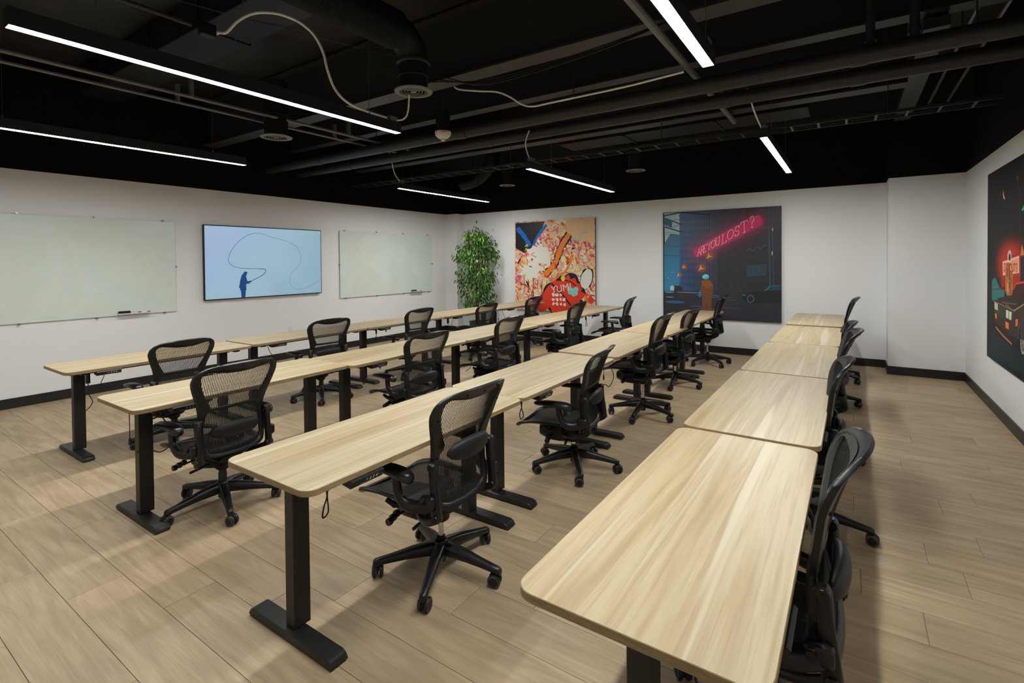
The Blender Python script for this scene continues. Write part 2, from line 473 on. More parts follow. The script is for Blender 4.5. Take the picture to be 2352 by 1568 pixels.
# twin pipes across the room
for y, r, lab in ((4.63, .068, 'near one of the twin fat black pipes crossing the ceiling'), (5.17, .064, 'far one of the twin fat black pipes crossing the ceiling')):
    t = thing('ceiling_pipe', lab, 'pipe', (-3, y, 3.1), 0, 'twin fat ceiling pipes')
    MB().tube([(XL, y, 3.1), (XR, y, 3.1)], r, M['pipe'], 20).build('pipe_run', t, world=True)
    for x in (-6.4, -3.72, -0.98, 0.05):
        MB().tube([(x - .05, y, 3.1), (x + .05, y, 3.1)], r + .006, M['pipe'], 20).build('coupling', t, world=True)
    for x in (-5.2, -2.3, 0.7):
        MB().tube([(x, y, 3.1 + r), (x, y, HC)], .006, M['beam'], 6).build('hanger_rod', t, world=True)
for x, lab in ((0.12, 'left'), (0.375, 'right')):
    t = thing('ceiling_riser_pipe', lab + ' one of two short black pipes rising off the near fat pipe', 'pipe', (x, 4.63, 3.168), 0, 'short riser pipes')
    mb = MB().tube([(x, 4.63, 3.16), (x, 4.63, HC)], .030, M['pipe'], 14); mb.build('riser', t, world=True)
    for z in (3.19, 3.32): MB().tube([(x, 4.63, z), (x, 4.63, z + .04)], .038, M['pipe'], 14).build('collar', t, world=True)
# lengthwise conduits
def run(name, pts, r, m, label, cat, group=None, clamps=()):
    t = thing(name, label, cat, pts[0], 0, group)
    MB().tube(pts, r, m, 10).build('run', t, world=True)
    for c in clamps: MB().box((c[0], c[1], c[2] + .09), (.05, .03, .18), M['conduit'], .004).build('clamp_hanger', t, world=True)
    return t
run('ceiling_conduit', [(-5.22, YF, 3.2), (-5.22, 5.6, 3.2)], .018, M['conduit'], 'upper one of two pale conduits running over the left lamps', 'conduit', 'pair of conduits on the left', [(-5.22, 2.35, 3.2), (-5.22, 4.2, 3.2)])
run('ceiling_conduit', [(-5.50, YF, 3.2), (-5.50, 5.6, 3.2)], .015, M['conduit'], 'lower one of two pale conduits running over the left lamps', 'conduit', 'pair of conduits on the left', [(-5.5, 2.35, 3.2), (-5.5, 4.2, 3.2)])
run('ceiling_pipe', [(-1.15, YF, 3.24), (-1.15, 6.6, 3.24)], .030, M['conduit'], 'grey pipe running lengthwise beside the right pendant lamps', 'pipe', None, [(-1.15, 2.6, 3.24), (-1.15, 5.9, 3.24)])
run('ceiling_conduit', [(-3.87, -1.0, 3.3), (-3.87, 1.75, 3.3)], .016, M['pipe'], 'dark conduit ending in a junction box at the pale flexible loop', 'conduit', None, [(-3.87, 0.4, 3.3)])
run('ceiling_conduit', [(XL, 4.85, 3.22), (-2.6, 4.85, 3.22), (XR, 4.85, 3.22)], .011, M['conduit'], 'thin pale conduit lying along the near fat pipe', 'conduit')
# junction box of the loop
t = thing('junction_box', 'small black junction box feeding the pale flexible loop', 'junction box', (-3.87, 1.86, 3.3))
MB().box((0, 0, 0), (.07, .10, .09), M['duct'], .006).build('box', t); MB().tube([(0, .05, 0), (.01, .075, .005)], .014, M['flex'], 10).build('connector', t)
# flexible conduits
FLEX1 = [(-3.858, 1.935, 3.305), (-3.838, 1.981, 3.321), (-3.802, 2.044, 3.413), (-3.757, 2.121, 3.485), (-3.704, 2.211, 3.52), (-3.643, 2.317, 3.524), (-3.58, 2.426, 3.488), (-3.529, 2.514, 3.408), (-3.497, 2.57, 3.287), (-3.481, 2.597, 3.153), (-3.452, 2.647, 3.004), (-3.401, 2.735, 2.908), (-3.313, 2.886, 2.85), (-3.213, 3.04, 2.812)]
def flexline(name, pts, r, label, rings=True):
    P = spline(pts, 14); R = [r * (1.0 if i % 2 else .8) for i in range(len(P))] if rings else r
    return tag(MB().tube(P, R, M['flex'], 8).build(name), label, 'conduit')
flexline('flexible_conduit_cord', FLEX1, .0115, 'pale ribbed flexible conduit looping from junction box to lamp end')
FLEX2 = [(-2.90, 3.40, 3.42), (-3.05, 3.7, 3.36), (-3.2, 4.0, 3.33), (-3.277, 4.35, 3.415), (-3.05, 4.35, 3.362), (-2.887, 4.35, 3.282), (-2.73, 4.35, 3.185), (-2.603, 4.37, 3.175), (-2.43, 4.40, 3.175), (-2.103, 4.45, 3.178), (-1.636, 4.5, 3.178), (-1.147, 4.55, 3.178)]
FLEX2 = [(-3.991, 4.35, 3.882), (-3.827, 4.35, 3.738), (-3.638, 4.35, 3.553), (-3.546, 4.35, 3.487), (-3.277, 4.35, 3.415), (-3.05, 4.35, 3.362), (-2.887, 4.35, 3.282), (-2.73, 4.35, 3.173), (-2.603, 4.35, 3.133), (-2.43, 4.35, 3.132), (-2.103, 4.35, 3.133), (-1.636, 4.35, 3.137), (-1.147, 4.35, 3.158)]
flexline('flexible_conduit_cord', FLEX2, .0095, 'pale flexible cable dipping behind the near register then along the pipes', False)
for a, b, lab in (((-4.9, 0.4, 3.72), (-2.9, 5.3, 3.60), 'thin reddish wire stretched across the ceiling void'), ((-4.4, 2.3, 3.3), (-2.95, 1.75, 3.9), 'thin black wires tied up beside the ribbed duct')):
    tag(MB().tube(spline([a, tuple((a[i] + b[i]) / 2 - (.06 if i == 2 else 0) for i in range(3)), b], 8), .0035, M['pipe'], 5).build('ceiling_wire'), lab, 'wire')
# black twisted cables sagging under the beam
for k in range(3):
    tag(MB().tube(spline([(-3.3 + .1 * k, 3.6, 3.30), (-2.6, 3.62, 3.19 - .02 * k), (-1.6, 3.62, 3.22 - .015 * k), (-.9, 3.65, 3.31)], 8), .006, M['cable'], 6).build('ceiling_cable'),
        ('top', 'middle', 'bottom')[k] + ' strand of black cables sagging under the near beam', 'cable', 'sagging cables under the near beam')
# ladder cable tray
t = thing('ceiling_cable_tray', 'black ladder cable tray hanging crosswise over the far desks', 'cable tray', (-2.5, 6.35, 3.0))
ty, tz, tw = 6.33, 3.0, .24
for s in (-1, 1): MB().box2((XL, ty + s * tw / 2 - .006, tz), (XR - .1, ty + s * tw / 2 + .006, tz + .03), M['pipe']).build('side_rail', t, world=True)
rung = MB().box((0, 0, 0), (.022, tw, .012), M['pipe']).mesh('rung')
for k in range(36): inst('rung', rung, t, (XL + .12 + k * .245 + 2.5, ty - 6.35, .008))
for x in (-6.3, -4.1, -1.9, 0.3): MB().tube([(x, ty - tw / 2 - .01, tz), (x, ty - tw / 2 - .01, HC)], .005, M['beam'], 6).build('hanger_rod', t, world=True)
# smoke detector with its lettering
t = thing('smoke_detector', 'cream domed fire detector hanging below the twin pipes', 'detector', (-3.832, 4.40, 3.0))
MB().lathe([(.0001, -.005), (.03, -.006), (.06, .005), (.085, .03), (.092, .055), (.09, .075), (.0001, .078)], M['cream'], n=32).build('dome', t)
MB().lathe([(.0001, -.032), (.02, -.03), (.028, -.018), (.024, -.012), (.026, -.004), (.0001, -.002)], M['cream'], n=20).build('sensor_cap', t)
MB().box((0, 0, .19), (.13, .10, .23), M['duct'], .004).build('mounting_box', t)
MB().tube([(0, 0, .30), (0, 0, HC - 3.0)], .008, M['beam'], 8).build('drop_rod', t)
fm = text_mesh('FIRE', .034, M['red'])
d = math.atan2(-4.40, 3.832)
fo = inst('lettering', fm, t, (cos(d + .12) * .0925, sin(d + .12) * .0925, .058)); fo.rotation_euler = (RAD(98), 0, d + .12 + pi / 2)

# ---------------------------------------------------------------- pendant lights
def lamp(x, y0, y1, z, label, end, whip, cords):
    yc = (y0 + y1) / 2; L = y1 - y0; W, H = .068, .085
    t = thing('ceiling_pendant_light', label, 'lamp', (x, yc, z), 0, 'linear pendant lights')
    mb = MB()
    mb.box((-W / 2 + .002, 0, H / 2), (.004, L, H), M['housing']); mb.box((W / 2 - .002, 0, H / 2), (.004, L, H), M['housing'])
    mb.box((0, 0, H - .002), (W - .008, L, .004), M['housing'])
    for s in (-1, 1): mb.box((0, s * (L / 2 - .002), H / 2), (W - .008, .004, H), M['housing'])
    mb.build('housing', t, smooth=0)
    MB().box((0, 0, .006), (W - .009, L - .01, .008), M['lamp']).build('diffuser', t, smooth=0)
    for c in cords:
        MB().tube([(0, c - yc, H), (0, c - yc, H + .02)], .007, M['steel'], 8).build('gripper', t)
        MB().tube([(0, c - yc, H + .02), (0, c - yc, HC - z)], .0016, M['steel'], 5).build('suspension_cable', t)
    ey = (y0 if end < 0 else y1) - yc
    MB().box((0, ey + .07 * -end, H + .022), (.05, .085, .044), M['conduit'], .004).build('driver_box', t)
    if whip: MB().tube(spline([(p[0] - x, p[1] - yc, p[2] - z) for p in whip], 8), .0072, M['flex'], 8).build('power_cord', t)
    return t
lamp(-3.20, .65, 3.10, 2.70, 'long lit pendant lamp nearest the viewer on the left, over the second row of desks', 1, [(-3.2, 3.05, 2.80), (-3.124, 3.08, 2.806), (-3.087, 3.1, 2.873), (-3.065, 3.1, 3.08)], (.99, 2.78))
lamp(-5.63, .65, 3.09, 2.70, 'long lit pendant lamp over the desk row by the television', -1, None, (1.11, 2.74))
lamp(-5.96, 5.75, 8.19, 2.77, 'lit pendant lamp at the far left, furthest from the viewer', -1, [(-5.94, 5.80, 2.86), (-6.0, 5.72, 2.995), (-6.03, 5.68, 3.196), (-6.07, 5.66, 3.353)], (6.05, 7.80))
lamp(-2.96, 4.82, 7.26, 2.62, 'lit pendant lamp over the middle of the far desks', -1, [(-2.96, 4.88, 2.72), (-3.02, 4.90, 2.83), (-3.05, 4.92, 2.95), (-3.02, 4.95, 3.08)], (5.35, 6.95))
lamp(-.67, .63, 3.07, 2.70, 'lit pendant lamp cut off by the top edge, over the right aisle', 1, None, (.95, 3.0))
lamp(-.68, 5.36, 7.79, 2.745, 'lit pendant lamp seen end-on over the far right desks', -1, [(-.70, 5.42, 2.84), (-.74, 5.35, 2.95), (-.77, 5.3, 3.06), (-.803, 5.25, 3.20)], (5.9, 7.32))

# ---------------------------------------------------------------- standing desks
DL, DW, DT, RCOR = 1.524, 0.60, 0.025, 0.055
def top_mesh():
    mb = MB(); pts = []
    for sx, sy, a0 in ((1, 1, 0), (-1, 1, 90), (-1, -1, 180), (1, -1, 270)):
        for k in range(7):
            a = RAD(a0 + 90 * k / 6); r = RCOR
            pts.append(((DW / 2 - r) * sx + r * cos(a), (DL / 2 - .0015 - r) * sy + r * sin(a)))
    n = len(pts); e = .0018
    def ring(sc, z): return [(x - math.copysign(sc, x), y - math.copysign(sc, y), z) for x, y in pts]
    vs = ring(e, 0) + ring(0, e) + ring(0, DT - e) + ring(e, DT)
    for k, (i0, m) in enumerate(((0, 'edge'), (1, 'edge'), (2, 'edge'))):
        mb.add(vs[i0 * n:(i0 + 2) * n], [(j, (j + 1) % n, n + (j + 1) % n, n + j) for j in range(n)], M[m])
    mb.add(vs[3 * n:], [tuple(range(n))], M['top']); mb.add(vs[:n], [tuple(range(n - 1, -1, -1))], M['edge'])
    return mb.mesh('tabletop', 40)
ME_TOP = top_mesh()
COLX = -.01
ME_COL = MB().box((0, 0, .343), (.062, .080, .686), M['deskmetal'], .003).mesh('leg_column')
mb = MB(); hw, hl = .041, .295
prof = [(-hl, .012), (-hl + .012, .032), (-hl + .03, .040), (hl - .03, .040), (hl - .012, .032), (hl, .012)]
vs = []; fs = []
for x, z in prof:
    vs += [(x, -hw, .008), (x, -hw, z - .004), (x, -hw + .004, z), (x, hw - .004, z), (x, hw, z - .004), (x, hw, .008)]
for i in range(len(prof) - 1):
    for k in range(6): fs.append((i * 6 + k, i * 6 + (k + 1) % 6, (i + 1) * 6 + (k + 1) % 6, (i + 1) * 6 + k))
fs += [tuple(range(5, -1, -1)), tuple(30 + k for k in range(6))]
mb.add(vs, fs, M['deskmetal'])
for sx in (-1, 1): mb.lathe([(.0001, 0), (.02, 0), (.02, .010)], M['rubber'], (sx * (hl - .035), 0, 0), 12)
ME_FOOT = mb.mesh('foot')
mb = MB().box((-.10, 0, -.022), (.045, 1.22, .036), M['deskmetal'], .003); mb.box((.09, 0, -.022), (.045, 1.22, .036), M['deskmetal'], .003)
for s in (-1, 1):
    mb.box((0, s * .62, -.012), (.50, .055, .022), M['deskmetal'], .003); mb.box((COLX, s * .62, -.03), (.10, .10, .035), M['deskmetal'], .004)
ME_RAIL = mb.mesh('frame_rail')
mb = MB().box((0, 0, 0), (.075, .30, .028), M['plastic'], .004); ME_CTRL = mb.mesh('controller_box')
mb = MB()
vs = [(-.05, 0, 0), (.012, 0, 0), (.022, 0, -.006), (.010, 0, -.034), (-.05, 0, -.026)]
a = [(x, -.085, z) for x, _, z in vs] + [(x, .085, z) for x, _, z in vs]
mb.add(a, [(0, 1, 2, 3, 4), (9, 8, 7, 6, 5)] + [(i, i + 5, (i + 1) % 5 + 5, (i + 1) % 5) for i in range(5)], M['plastic'])
ME_KEY = mb.mesh('keypad', 20)
def key_legend():
    me = MB(); x0 = .0
    txt = text_mesh('1 2 3 4', .0215, M['led'])
    vs = [v.co.copy() for v in txt.vertices]; fs = [list(p.vertices) for p in txt.polygons]
    me.add([(v.x + .022, v.y, v.z) for v in vs], fs, M['led'])
    for cx, s in ((.057, 1), (.073, -1)):
        for q in ((-1, 0), (1, 0)):
            me.add([(cx, .005 * s - .001, 0.0003), (cx, .005 * s + .001, .0003), (cx + q[0] * .005, -.004 * s + .001, .0003), (cx + q[0] * .005, -.004 * s - .001, .0003)], [(0, 1, 2, 3)], M['led'])
    for a, b in (((-.012, -.009), (-.012, .009)), ((-.040, -.009), (-.018, -.009))):
        dx, dy = (.0005, 0) if a[0] == b[0] else (0, .0005)
        me.add([(a[0] - dx, a[1] - dy, .0002), (b[0] - dx, b[1] - dy, .0002), (b[0] + dx, b[1] + dy, .0002), (a[0] + dx, a[1] + dy, .0002)], [(0, 1, 2, 3)], M['led'])
    return me.mesh('button_legend', 0)
ME_LEG = key_legend()
def cord_mesh(kind):
    mb = MB(); pl = MB()
    if kind == 0:
        mb.tube(spline([(-.01, .05, -.02), (-.005, .045, -.075), (.005, .035, -.12), (.03, .02, -.17), (.02, .0, -.19), (0, .02, -.16), (.01, .03, -.11), (.02, .01, -.05), (0, 0, 0)], 6), [.011] * 9 + [.0035] * 40, M['cable'], 6)
        pl.tube([(.06, .16, 0), (.06, .16, -.03), (.06, .16, -.031), (.06, .16, -.07), (.06, .16, -.071), (.06, .16, -.082)], [.003, .003, .008, .008, .003, .003], M['cable'], 8)
    elif kind == 1:
        mb.tube([(0, 0, 0), (0, 0, -.11), (0, 0, -.111)] + spline([(0, 0, -.115), (.02, .0, -.2), (.03, .02, -.27), (.02, -.02, -.33), (.0, -.05, -.35)], 6), [.017, .017, .0036] + [.0035] * 25, M['cable'], 8)
        pl.tube(spline([(.0, .10, 0), (.01, .11, -.06), (.0, .09, -.13), (.01, .12, -.17)], 5), .003, M['cable'], 6)
    else:
        mb.tube(spline([(0, 0, 0), (.01, .03, -.10), (.02, .10, -.22), (.01, .02, -.30), (0, -.05, -.27), (.01, -.12, -.26)], 6), .0035, M['cable'], 6)
        pl.tube([(.03, -.16, 0), (.03, -.16, -.16), (.03, -.16, -.161), (.03, -.16, -.20)], [.0025, .0025, .007, .007], M['cable'], 8)
    return mb.mesh('hanging_cord'), pl.mesh('loose_lead')
ME_CORD = [cord_mesh(k) for k in range(3)]
ROWN = {'A': 'the row under the television', 'B': 'the second row from the television', 'C': 'the third row from the television', 'D': 'the right-hand row'}
ORD = ['nearest', 'second', 'middle', 'fourth', 'farthest']
ROW = dict(A=(-5.1146, 1.3375, .7516), B=(-3.364, 1.1774, .7532), C=(-1.6696, 1.1224, .754), D=(-.0972, 1.0375, .7686))
FITTED = {('A', 0): (-5.10, 1.330, .747, 0), ('B', 0): (-3.378, 1.178, .7600, .0018), ('B', 1): (-3.357, 2.703, .7535, .001), ('C', 0): (-1.667, 1.1216, .7447, .0018), ('C', 1): (-1.682, 2.650, .7420, 0),
          ('D', 0): (-.1179, 1.0781, .7584, -.0062), ('D', 1): (-.1007, 2.604, .767, -.0057), ('D', 2): (-.0881, 4.1294, .7701, 0), ('D', 3): (-.078, 5.656, .7705, 0), ('D', 4): (-.0643, 7.186, .7837, -.002)}
def desk(row, k):
    xr, y0, z = ROW[row]
    xr, y0, zt, rz = FITTED.get((row, k), (xr, y0 + k * DL + .002, z + (.002 if k % 2 else 0), 0)); und = zt - DT
    t = thing('standing_desk', '%s light wood standing desk on black legs in %s' % (ORD[k], ROWN[row]), 'desk', (xr - DW / 2, y0 + DL / 2, 0), rz, 'standing desks in four rows')
    inst('tabletop', ME_TOP, t, (0, 0, und))
    for s in (-1, 1):
        c = inst('leg_column', ME_COL, t, (COLX, s * (DL / 2 - .165), .040)); c.scale.z = (und - .042) / .686
        inst('foot', ME_FOOT, t, (0, s * (DL / 2 - .142), 0))
    inst('frame_rail', ME_RAIL, t, (0, 0, und))
    inst('controller_box', ME_CTRL, t, (-.12, random.uniform(-.2, .2), und - .055))
    kp = inst('keypad', ME_KEY, t, (DW / 2 - .008, -DL / 2 + .285, und))
    lg = inst('button_legend', ME_LEG, kp, (.0165, 0, -.0199)); lg.rotation_euler = (RAD(90), 0, RAD(90))
    lg.rotation_euler = Matrix(((0, -sin(RAD(-23)), cos(RAD(-23))), (1, 0, 0), (0, cos(RAD(-23)), sin(RAD(-23))))).to_euler()
    for nm, me in zip(('hanging_cord', 'loose_lead'), ME_CORD[0 if (row, k) in (('C', 0), ('C', 1)) else (k + 'ABCD'.index(row) + 1) % 3]):
        inst(nm, me, t, (.10, -DL / 2 + .20 + (0.0 if k == 0 else .06), und - .01))
    return t
for r in 'ABCD':
    for k in range(5): desk(r, k)
# ---------------------------------------------------------------- mesh office chairs (local: sitter faces -X, back at +X)
PROF = [(.38, .168), (.44, .152), (.50, .142), (.56, .137), (.62, .140), (.68, .152), (.74, .172), (.80, .197), (.86, .222), (.91, .246), (.95, .265), (.98, .287), (1.0, .308)]
def bx(y, z):
    wv = (.016 + .034 * min(1, max(0, (z - .45) / .4))) * (abs(y) / .27) ** 2
    return lerp_tab(PROF, z) - wv
OUT = [(0, 1.0), (.08, .998), (.15, .992), (.205, .98), (.245, .958), (.268, .925), (.272, .89), (.262, .85), (.245, .80), (.227, .75), (.214, .70), (.207, .66), (.207, .60), (.21, .52), (.207, .46), (.195, .425), (.17, .405), (.12, .395), (0, .39)]
INN = [(0, .926), (.08, .930), (.15, .943), (.195, .951), (.215, .940), (.222, .915), (.212, .87), (.19, .81), (.162, .755), (.139, .715), (.136, .695), (.158, .672), (.171, .63), (.178, .55), (.174, .48), (.158, .445), (.11, .428), (0, .422)]
def full(poly): return poly + [(-y, z) for y, z in poly[-2:0:-1]]
def cast(poly, ang, c=(0, .69)):
    dx, dz = cos(ang), sin(ang); best = 0
    for i in range(len(poly)):
        (ax, az), (bx_, bz) = poly[i], poly[(i + 1) % len(poly)]
        ex, ez = bx_ - ax, bz - az; den = dx * ez - dz * ex
        if abs(den) < 1e-9: continue
        t = ((ax - c[0]) * ez - (az - c[1]) * ex) / den; s_ = ((ax - c[0]) * dz - (az - c[1]) * dx) / den
        if t > 0 and -1e-6 <= s_ <= 1 + 1e-6: best = max(best, t)
    return (c[0] + dx * best, c[1] + dz * best)
FO, FI = full(OUT), full(INN)
def frame_mesh():
    N = 120; vs = []; fs = []; K = 8
    for i in range(N):
        a = 2 * pi * i / N; o = cast(FO, a); n = cast(FI, a)
        for q, tk in ((0, -.004), (.10, -.012), (.5, -.012), (.94, -.008), (1, -.002), (.94, .006), (.5, .013), (.10, .013)):
            y = o[0] + (n[0] - o[0]) * q; z = o[1] + (n[1] - o[1]) * q
            vs.append((bx(y, z) + tk, y, z))
    for i in range(N):
        for k in range(K):
            fs.append((i * K + k, i * K + (k + 1) % K, ((i + 1) % N) * K + (k + 1) % K, ((i + 1) % N) * K + k))
    mb = MB(); mb.add(vs, fs, M['graph']); 
    for y, z in ((0, .965), (.12, .965), (-.12, .965), (.235, .86), (-.235, .86), (.185, .66), (-.185, .66)):
        mb.lathe([(.0001, 0), (.006, 0), (.006, .004)], M['plastic'], (bx(y, z) + .012, y, z), 10, 'x')
    return mb.mesh('back_frame', 50)
def sheet_mesh():
    N = 72; vs = [(bx(0, .69), 0, .69)]; fs = []
    R = (.2, .4, .6, .8, 1.0)
    for r in R:
        for i in range(N):
            p = cast(FI, 2 * pi * i / N); y = p[0] * r; z = .69 + (p[1] - .69) * r
            vs.append((bx(y, z), y, z))
    for i in range(N): fs.append((0, 1 + i, 1 + (i + 1) % N))
    for j in range(len(R) - 1):
        for i in range(N): fs.append((1 + j * N + i, 1 + j * N + (i + 1) % N, 1 + (j + 1) * N + (i + 1) % N, 1 + (j + 1) * N + i))
    mb = MB(); mb.add(vs, fs, M['weave'])
    # weave border stretched over the front of the frame, close to its outer edge
    vs = []; fs = []
    for i in range(N):
        o = cast(FO, 2 * pi * i / N); n = cast(FI, 2 * pi * i / N)
        l = math.hypot(o[0] - n[0], o[1] - n[1]); e = max(.1, 1 - .024 / l) if l else 0
        for q, tk in ((0, -.006), (.35, -.0155), (.7, -.0155), (1, -.0145)):
            q *= e; y = n[0] + (o[0] - n[0]) * q; z = n[1] + (o[1] - n[1]) * q
            vs.append((bx(y, z) + tk, y, z))
    for i in range(N):
        for k in range(3): fs.append((i * 4 + k, i * 4 + k + 1, ((i + 1) % N) * 4 + k + 1, ((i + 1) % N) * 4 + k))
    mb.add(vs, fs, M['border']); return mb.mesh('back_weave')
def ribs_mesh():
    mb = MB(); n = 46
    for k in range(n):
        y = -.217 + .434 * (k + .5) / n; zs = []
        for i in range(len(FI)):
            (ay, az), (by, bz) = FI[i], FI[(i + 1) % len(FI)]
            if (ay - y) * (by - y) < 0: zs.append(az + (bz - az) * (y - ay) / (by - ay))
        zs.sort()
        for lo, hi in zip(zs[::2], zs[1::2]):
            m = max(2, int((hi - lo) / .045) + 1); vs = []; w = .0024
            for j in range(m + 1):
                z = lo + (hi - lo) * j / m; x = bx(y, z)
                vs += [(x - .001, y - w, z), (x - .001, y + w, z), (x + .0015, y, z)]
            mb.add(vs, [(3 * j + a, 3 * j + b, 3 * j + 3 + b, 3 * j + 3 + a) for j in range(m) for a, b in ((0, 1), (1, 2), (2, 0))], M['rib'])
    return mb.mesh('weave_strands', 0)
def lumbar_mesh():
    secs = []
    for k in range(13):
        t = -1 + 2 * k / 12; y = .158 * t; e = math.sqrt(max(.02, 1 - t * t)) ** .8
        secs.append(((.168 + .022 * (1 - t * t), y, .0), .052 * e, .026 * e, (0, 0, 1), (1, 0, 0)))
    mb = MB().loft(secs, M['pad'], 14, 2.3)
    return mb.mesh('lumbar_pad', 60)
def bar_mesh():
    mb = MB(); pts = [(bx(y, .70) - .004 + .006, y, .70) for y in [(-.142 + .284 * k / 10) for k in range(11)]]
    mb.tube(pts, [(.011, .004)] * 11, M['plastic'], 8); return mb.mesh('lumbar_bar')
def link_mesh(s):
    mb = MB(); y = .222 * s
    mb.loft([((.150, y, .655), .012, .013, (1, 0, 0), (0, 1, 0)), ((.152, y, .64), .024, .017, (1, 0, 0), (0, 1, 0)), ((.158, y, .56), .022, .016, (1, 0, 0), (0, 1, 0)),
             ((.168, y, .47), .025, .017, (1, 0, 0), (0, 1, 0)), ((.175, y, .40), .028, .018, (1, 0, 0), (0, 1, 0)), ((.165, y * .98, .375), .028, .014, (.9, 0, .3), (0, 1, 0))], M['graph'], 12, 3)
    mb.tube([(.175, y, .395), (.12, y * .97, .365), (.04, y * .80, .335), (-.04, y * .55, .325)], [(.020, .016), (.020, .016), (.018, .016), (.014, .014)], M['graph'], 10)
    for x, z in ((.154, .635), (.176, .400)):
        mb.lathe([(.0001, 0), (.017, 0), (.019, .003), (.019, .044), (.017, .047), (.0001, .047)], M['graph'], (x, y - .0235, z), 14, 'y')
        mb.lathe([(.0001, 0), (.008, 0), (.008, .051), (.0001, .051)], M['plastic'], (x, y - .0255, z), 10, 'y')
    return mb.mesh('back_link', 45)
def arm_mesh(s):
    mb = MB(); Y = lambda v: v * s
    mb.tube(spline([(.165, Y(.245), .475), (.11, Y(.262), .452), (.05, Y(.285), .452), (.005, Y(.293), .487), (-.012, Y(.293), .535), (-.020, Y(.290), .585)], 6),
            [(.036 - .014 * min(1, k / 20), .016 + .004 * min(1, k / 20)) for k in range(31)], M['graph'], 12)
    mb.box((.145, Y(.250), .478), (.075, .034, .062), M['graph'], .012, 2)
    mb.box((.128, Y(.269), .482), (.020, .010, .040), M['plastic'], .004)
    mb.lathe([(.0001, -.008), (.013, -.007), (.013, .007), (.0001, .008)], M['plastic'], (.128, Y(.272), .482), 12, 'y')
    return mb.mesh('arm_support', 50)
def armpad_mesh(s):
    mb = MB(); secs = []
    for x, w_, h, z in ((-.205, .010, .005, .597), (-.198, .026, .010, .597), (-.175, .040, .014, .598), (-.12, .047, .017, .602), (-.05, .046, .019, .603), (.01, .042, .023, .600), (.05, .036, .028, .592), (.075, .026, .024, .587), (.086, .010, .010, .585)):
        secs.append(((x, .290 * s, z), w_, h, (0, 1, 0), (0, 0, 1)))
    mb.loft(secs, M['plastic_soft'], 16, 2.4); return mb.mesh('arm_pad', 60)
SEATZ = [(-.385, .378), (-.36, .398), (-.30, .420), (-.22, .430), (-.10, .428), (0, .424), (.08, .428), (.125, .436)]
SEATW = [(-.385, .20), (-.35, .232), (-.25, .245), (-.10, .240), (.05, .222), (.125, .19)]
def seat_frame_mesh():
    mb = MB(); xs = [-.385, -.36, -.32, -.26, -.2, -.12, -.04, .03, .09, .125]
    for s in (-1, 1):
        mb.tube([(x, s * (lerp_tab(SEATW, x) - .018), lerp_tab(SEATZ, x) - .004 + .006) for x in xs], [(.012, .022)] * len(xs), M['plastic'], 10)
    for x, w_ in ((-.375, .016), (.118, .018)):
        ys = [(-1 + 2 * k / 10) * (lerp_tab(SEATW, x) - .015) for k in range(11)]
        mb.tube([(x, y, lerp_tab(SEATZ, x) + .004 - .02 * (1 - (y / .24) ** 2) * (1 if x > 0 else .4)) for y in ys], [(.010, w_)] * 11, M['plastic'], 10)
    return mb.mesh('seat_frame', 50)
def seat_mesh():
    mb = MB(); xs = [-.385 + .51 * k / 16 for k in range(17)]; vs = []
    for x in xs:
        for j in range(13):
            t = -1 + j / 6; y = t * (lerp_tab(SEATW, x) - .02)
            vs.append((x, y, lerp_tab(SEATZ, x) + .004 - .022 * (1 - t * t)))
    mb.add(vs, [(i * 13 + j, i * 13 + j + 1, (i + 1) * 13 + j + 1, (i + 1) * 13 + j) for i in range(16) for j in range(12)], M['seatweave'])
    n = 40
    for k in range(n):
        t = -1 + 2 * (k + .5) / n; vs = []
        for x in xs:
            y = t * (lerp_tab(SEATW, x) - .02); z = lerp_tab(SEATZ, x) + .0045 - .022 * (1 - t * t)
            vs += [(x, y - .0032, z), (x, y + .0032, z), (x, y, z - .002)]
        mb.add(vs, [(3 * i + a, 3 * i + b, 3 * i + 3 + b, 3 * i + 3 + a) for i in range(16) for a, b in ((0, 1), (1, 2), (2, 0))], M['rib'])
    return mb.mesh('seat_weave', 0)
def mech_mesh():
    mb = MB()
    mb.loft([((-.265, 0, .335), .05, .02, (0, 1, 0), (0, 0, 1)), ((-.245, 0, .326), .10, .045, (0, 1, 0), (0, 0, 1)), ((-.16, 0, .315), .125, .060, (0, 1, 0), (0, 0, 1)), ((-.08, 0, .312), .115, .060, (0, 1, 0), (0, 0, 1)), ((-.02, 0, .315), .085, .054, (0, 1, 0), (0, 0, 1)), ((.05, 0, .325), .07, .036, (0, 1, 0), (0, 0, 1)), ((.085, 0, .335), .05, .018, (0, 1, 0), (0, 0, 1))], M['plastic'], 16, 3)
    for s in (-1, 1):
        mb.box((-.10, s * .13, .372), (.12, .07, .05), M['plastic'], .012, 2)
        mb.tube([(-.10, s * .10, .35), (-.13, s * .20, .375), (-.16, s * .225, .405)], [.018, .016, .012], M['plastic'], 8)
        mb.tube([(.05, s * .06, .33), (.10, s * .17, .40), (.115, s * .19, .43)], [.016, .014, .012], M['plastic'], 8)
    for y in (.175, .205, .235): mb.lathe([(.0001, -.012), (.017, -.012), (.019, 0), (.017, .012), (.0001, .012)], M['plastic_soft'], (-.14 + .2 * (y - .175), -y, .318 - .2 * (y - .175)), 12, 'y')
    mb.tube([(-.14, -.06, .318), (-.128, -.235, .306)], .006, M['plastic'], 6)
    mb.tube([(-.04, .06, .312), (-.05, .21, .306), (-.055, .26, .298)], [.006, .008, .006], M['plastic'], 6)
    mb.tube([(-.02, -.06, .300), (.0, -.20, .290)], [.006, .009], M['plastic'], 6)
    mb.lathe([(.03, .25), (.045, .262), (.05, .30)], M['plastic'], (0, 0, 0), 16)
    return mb.mesh('tilt_mechanism', 50)
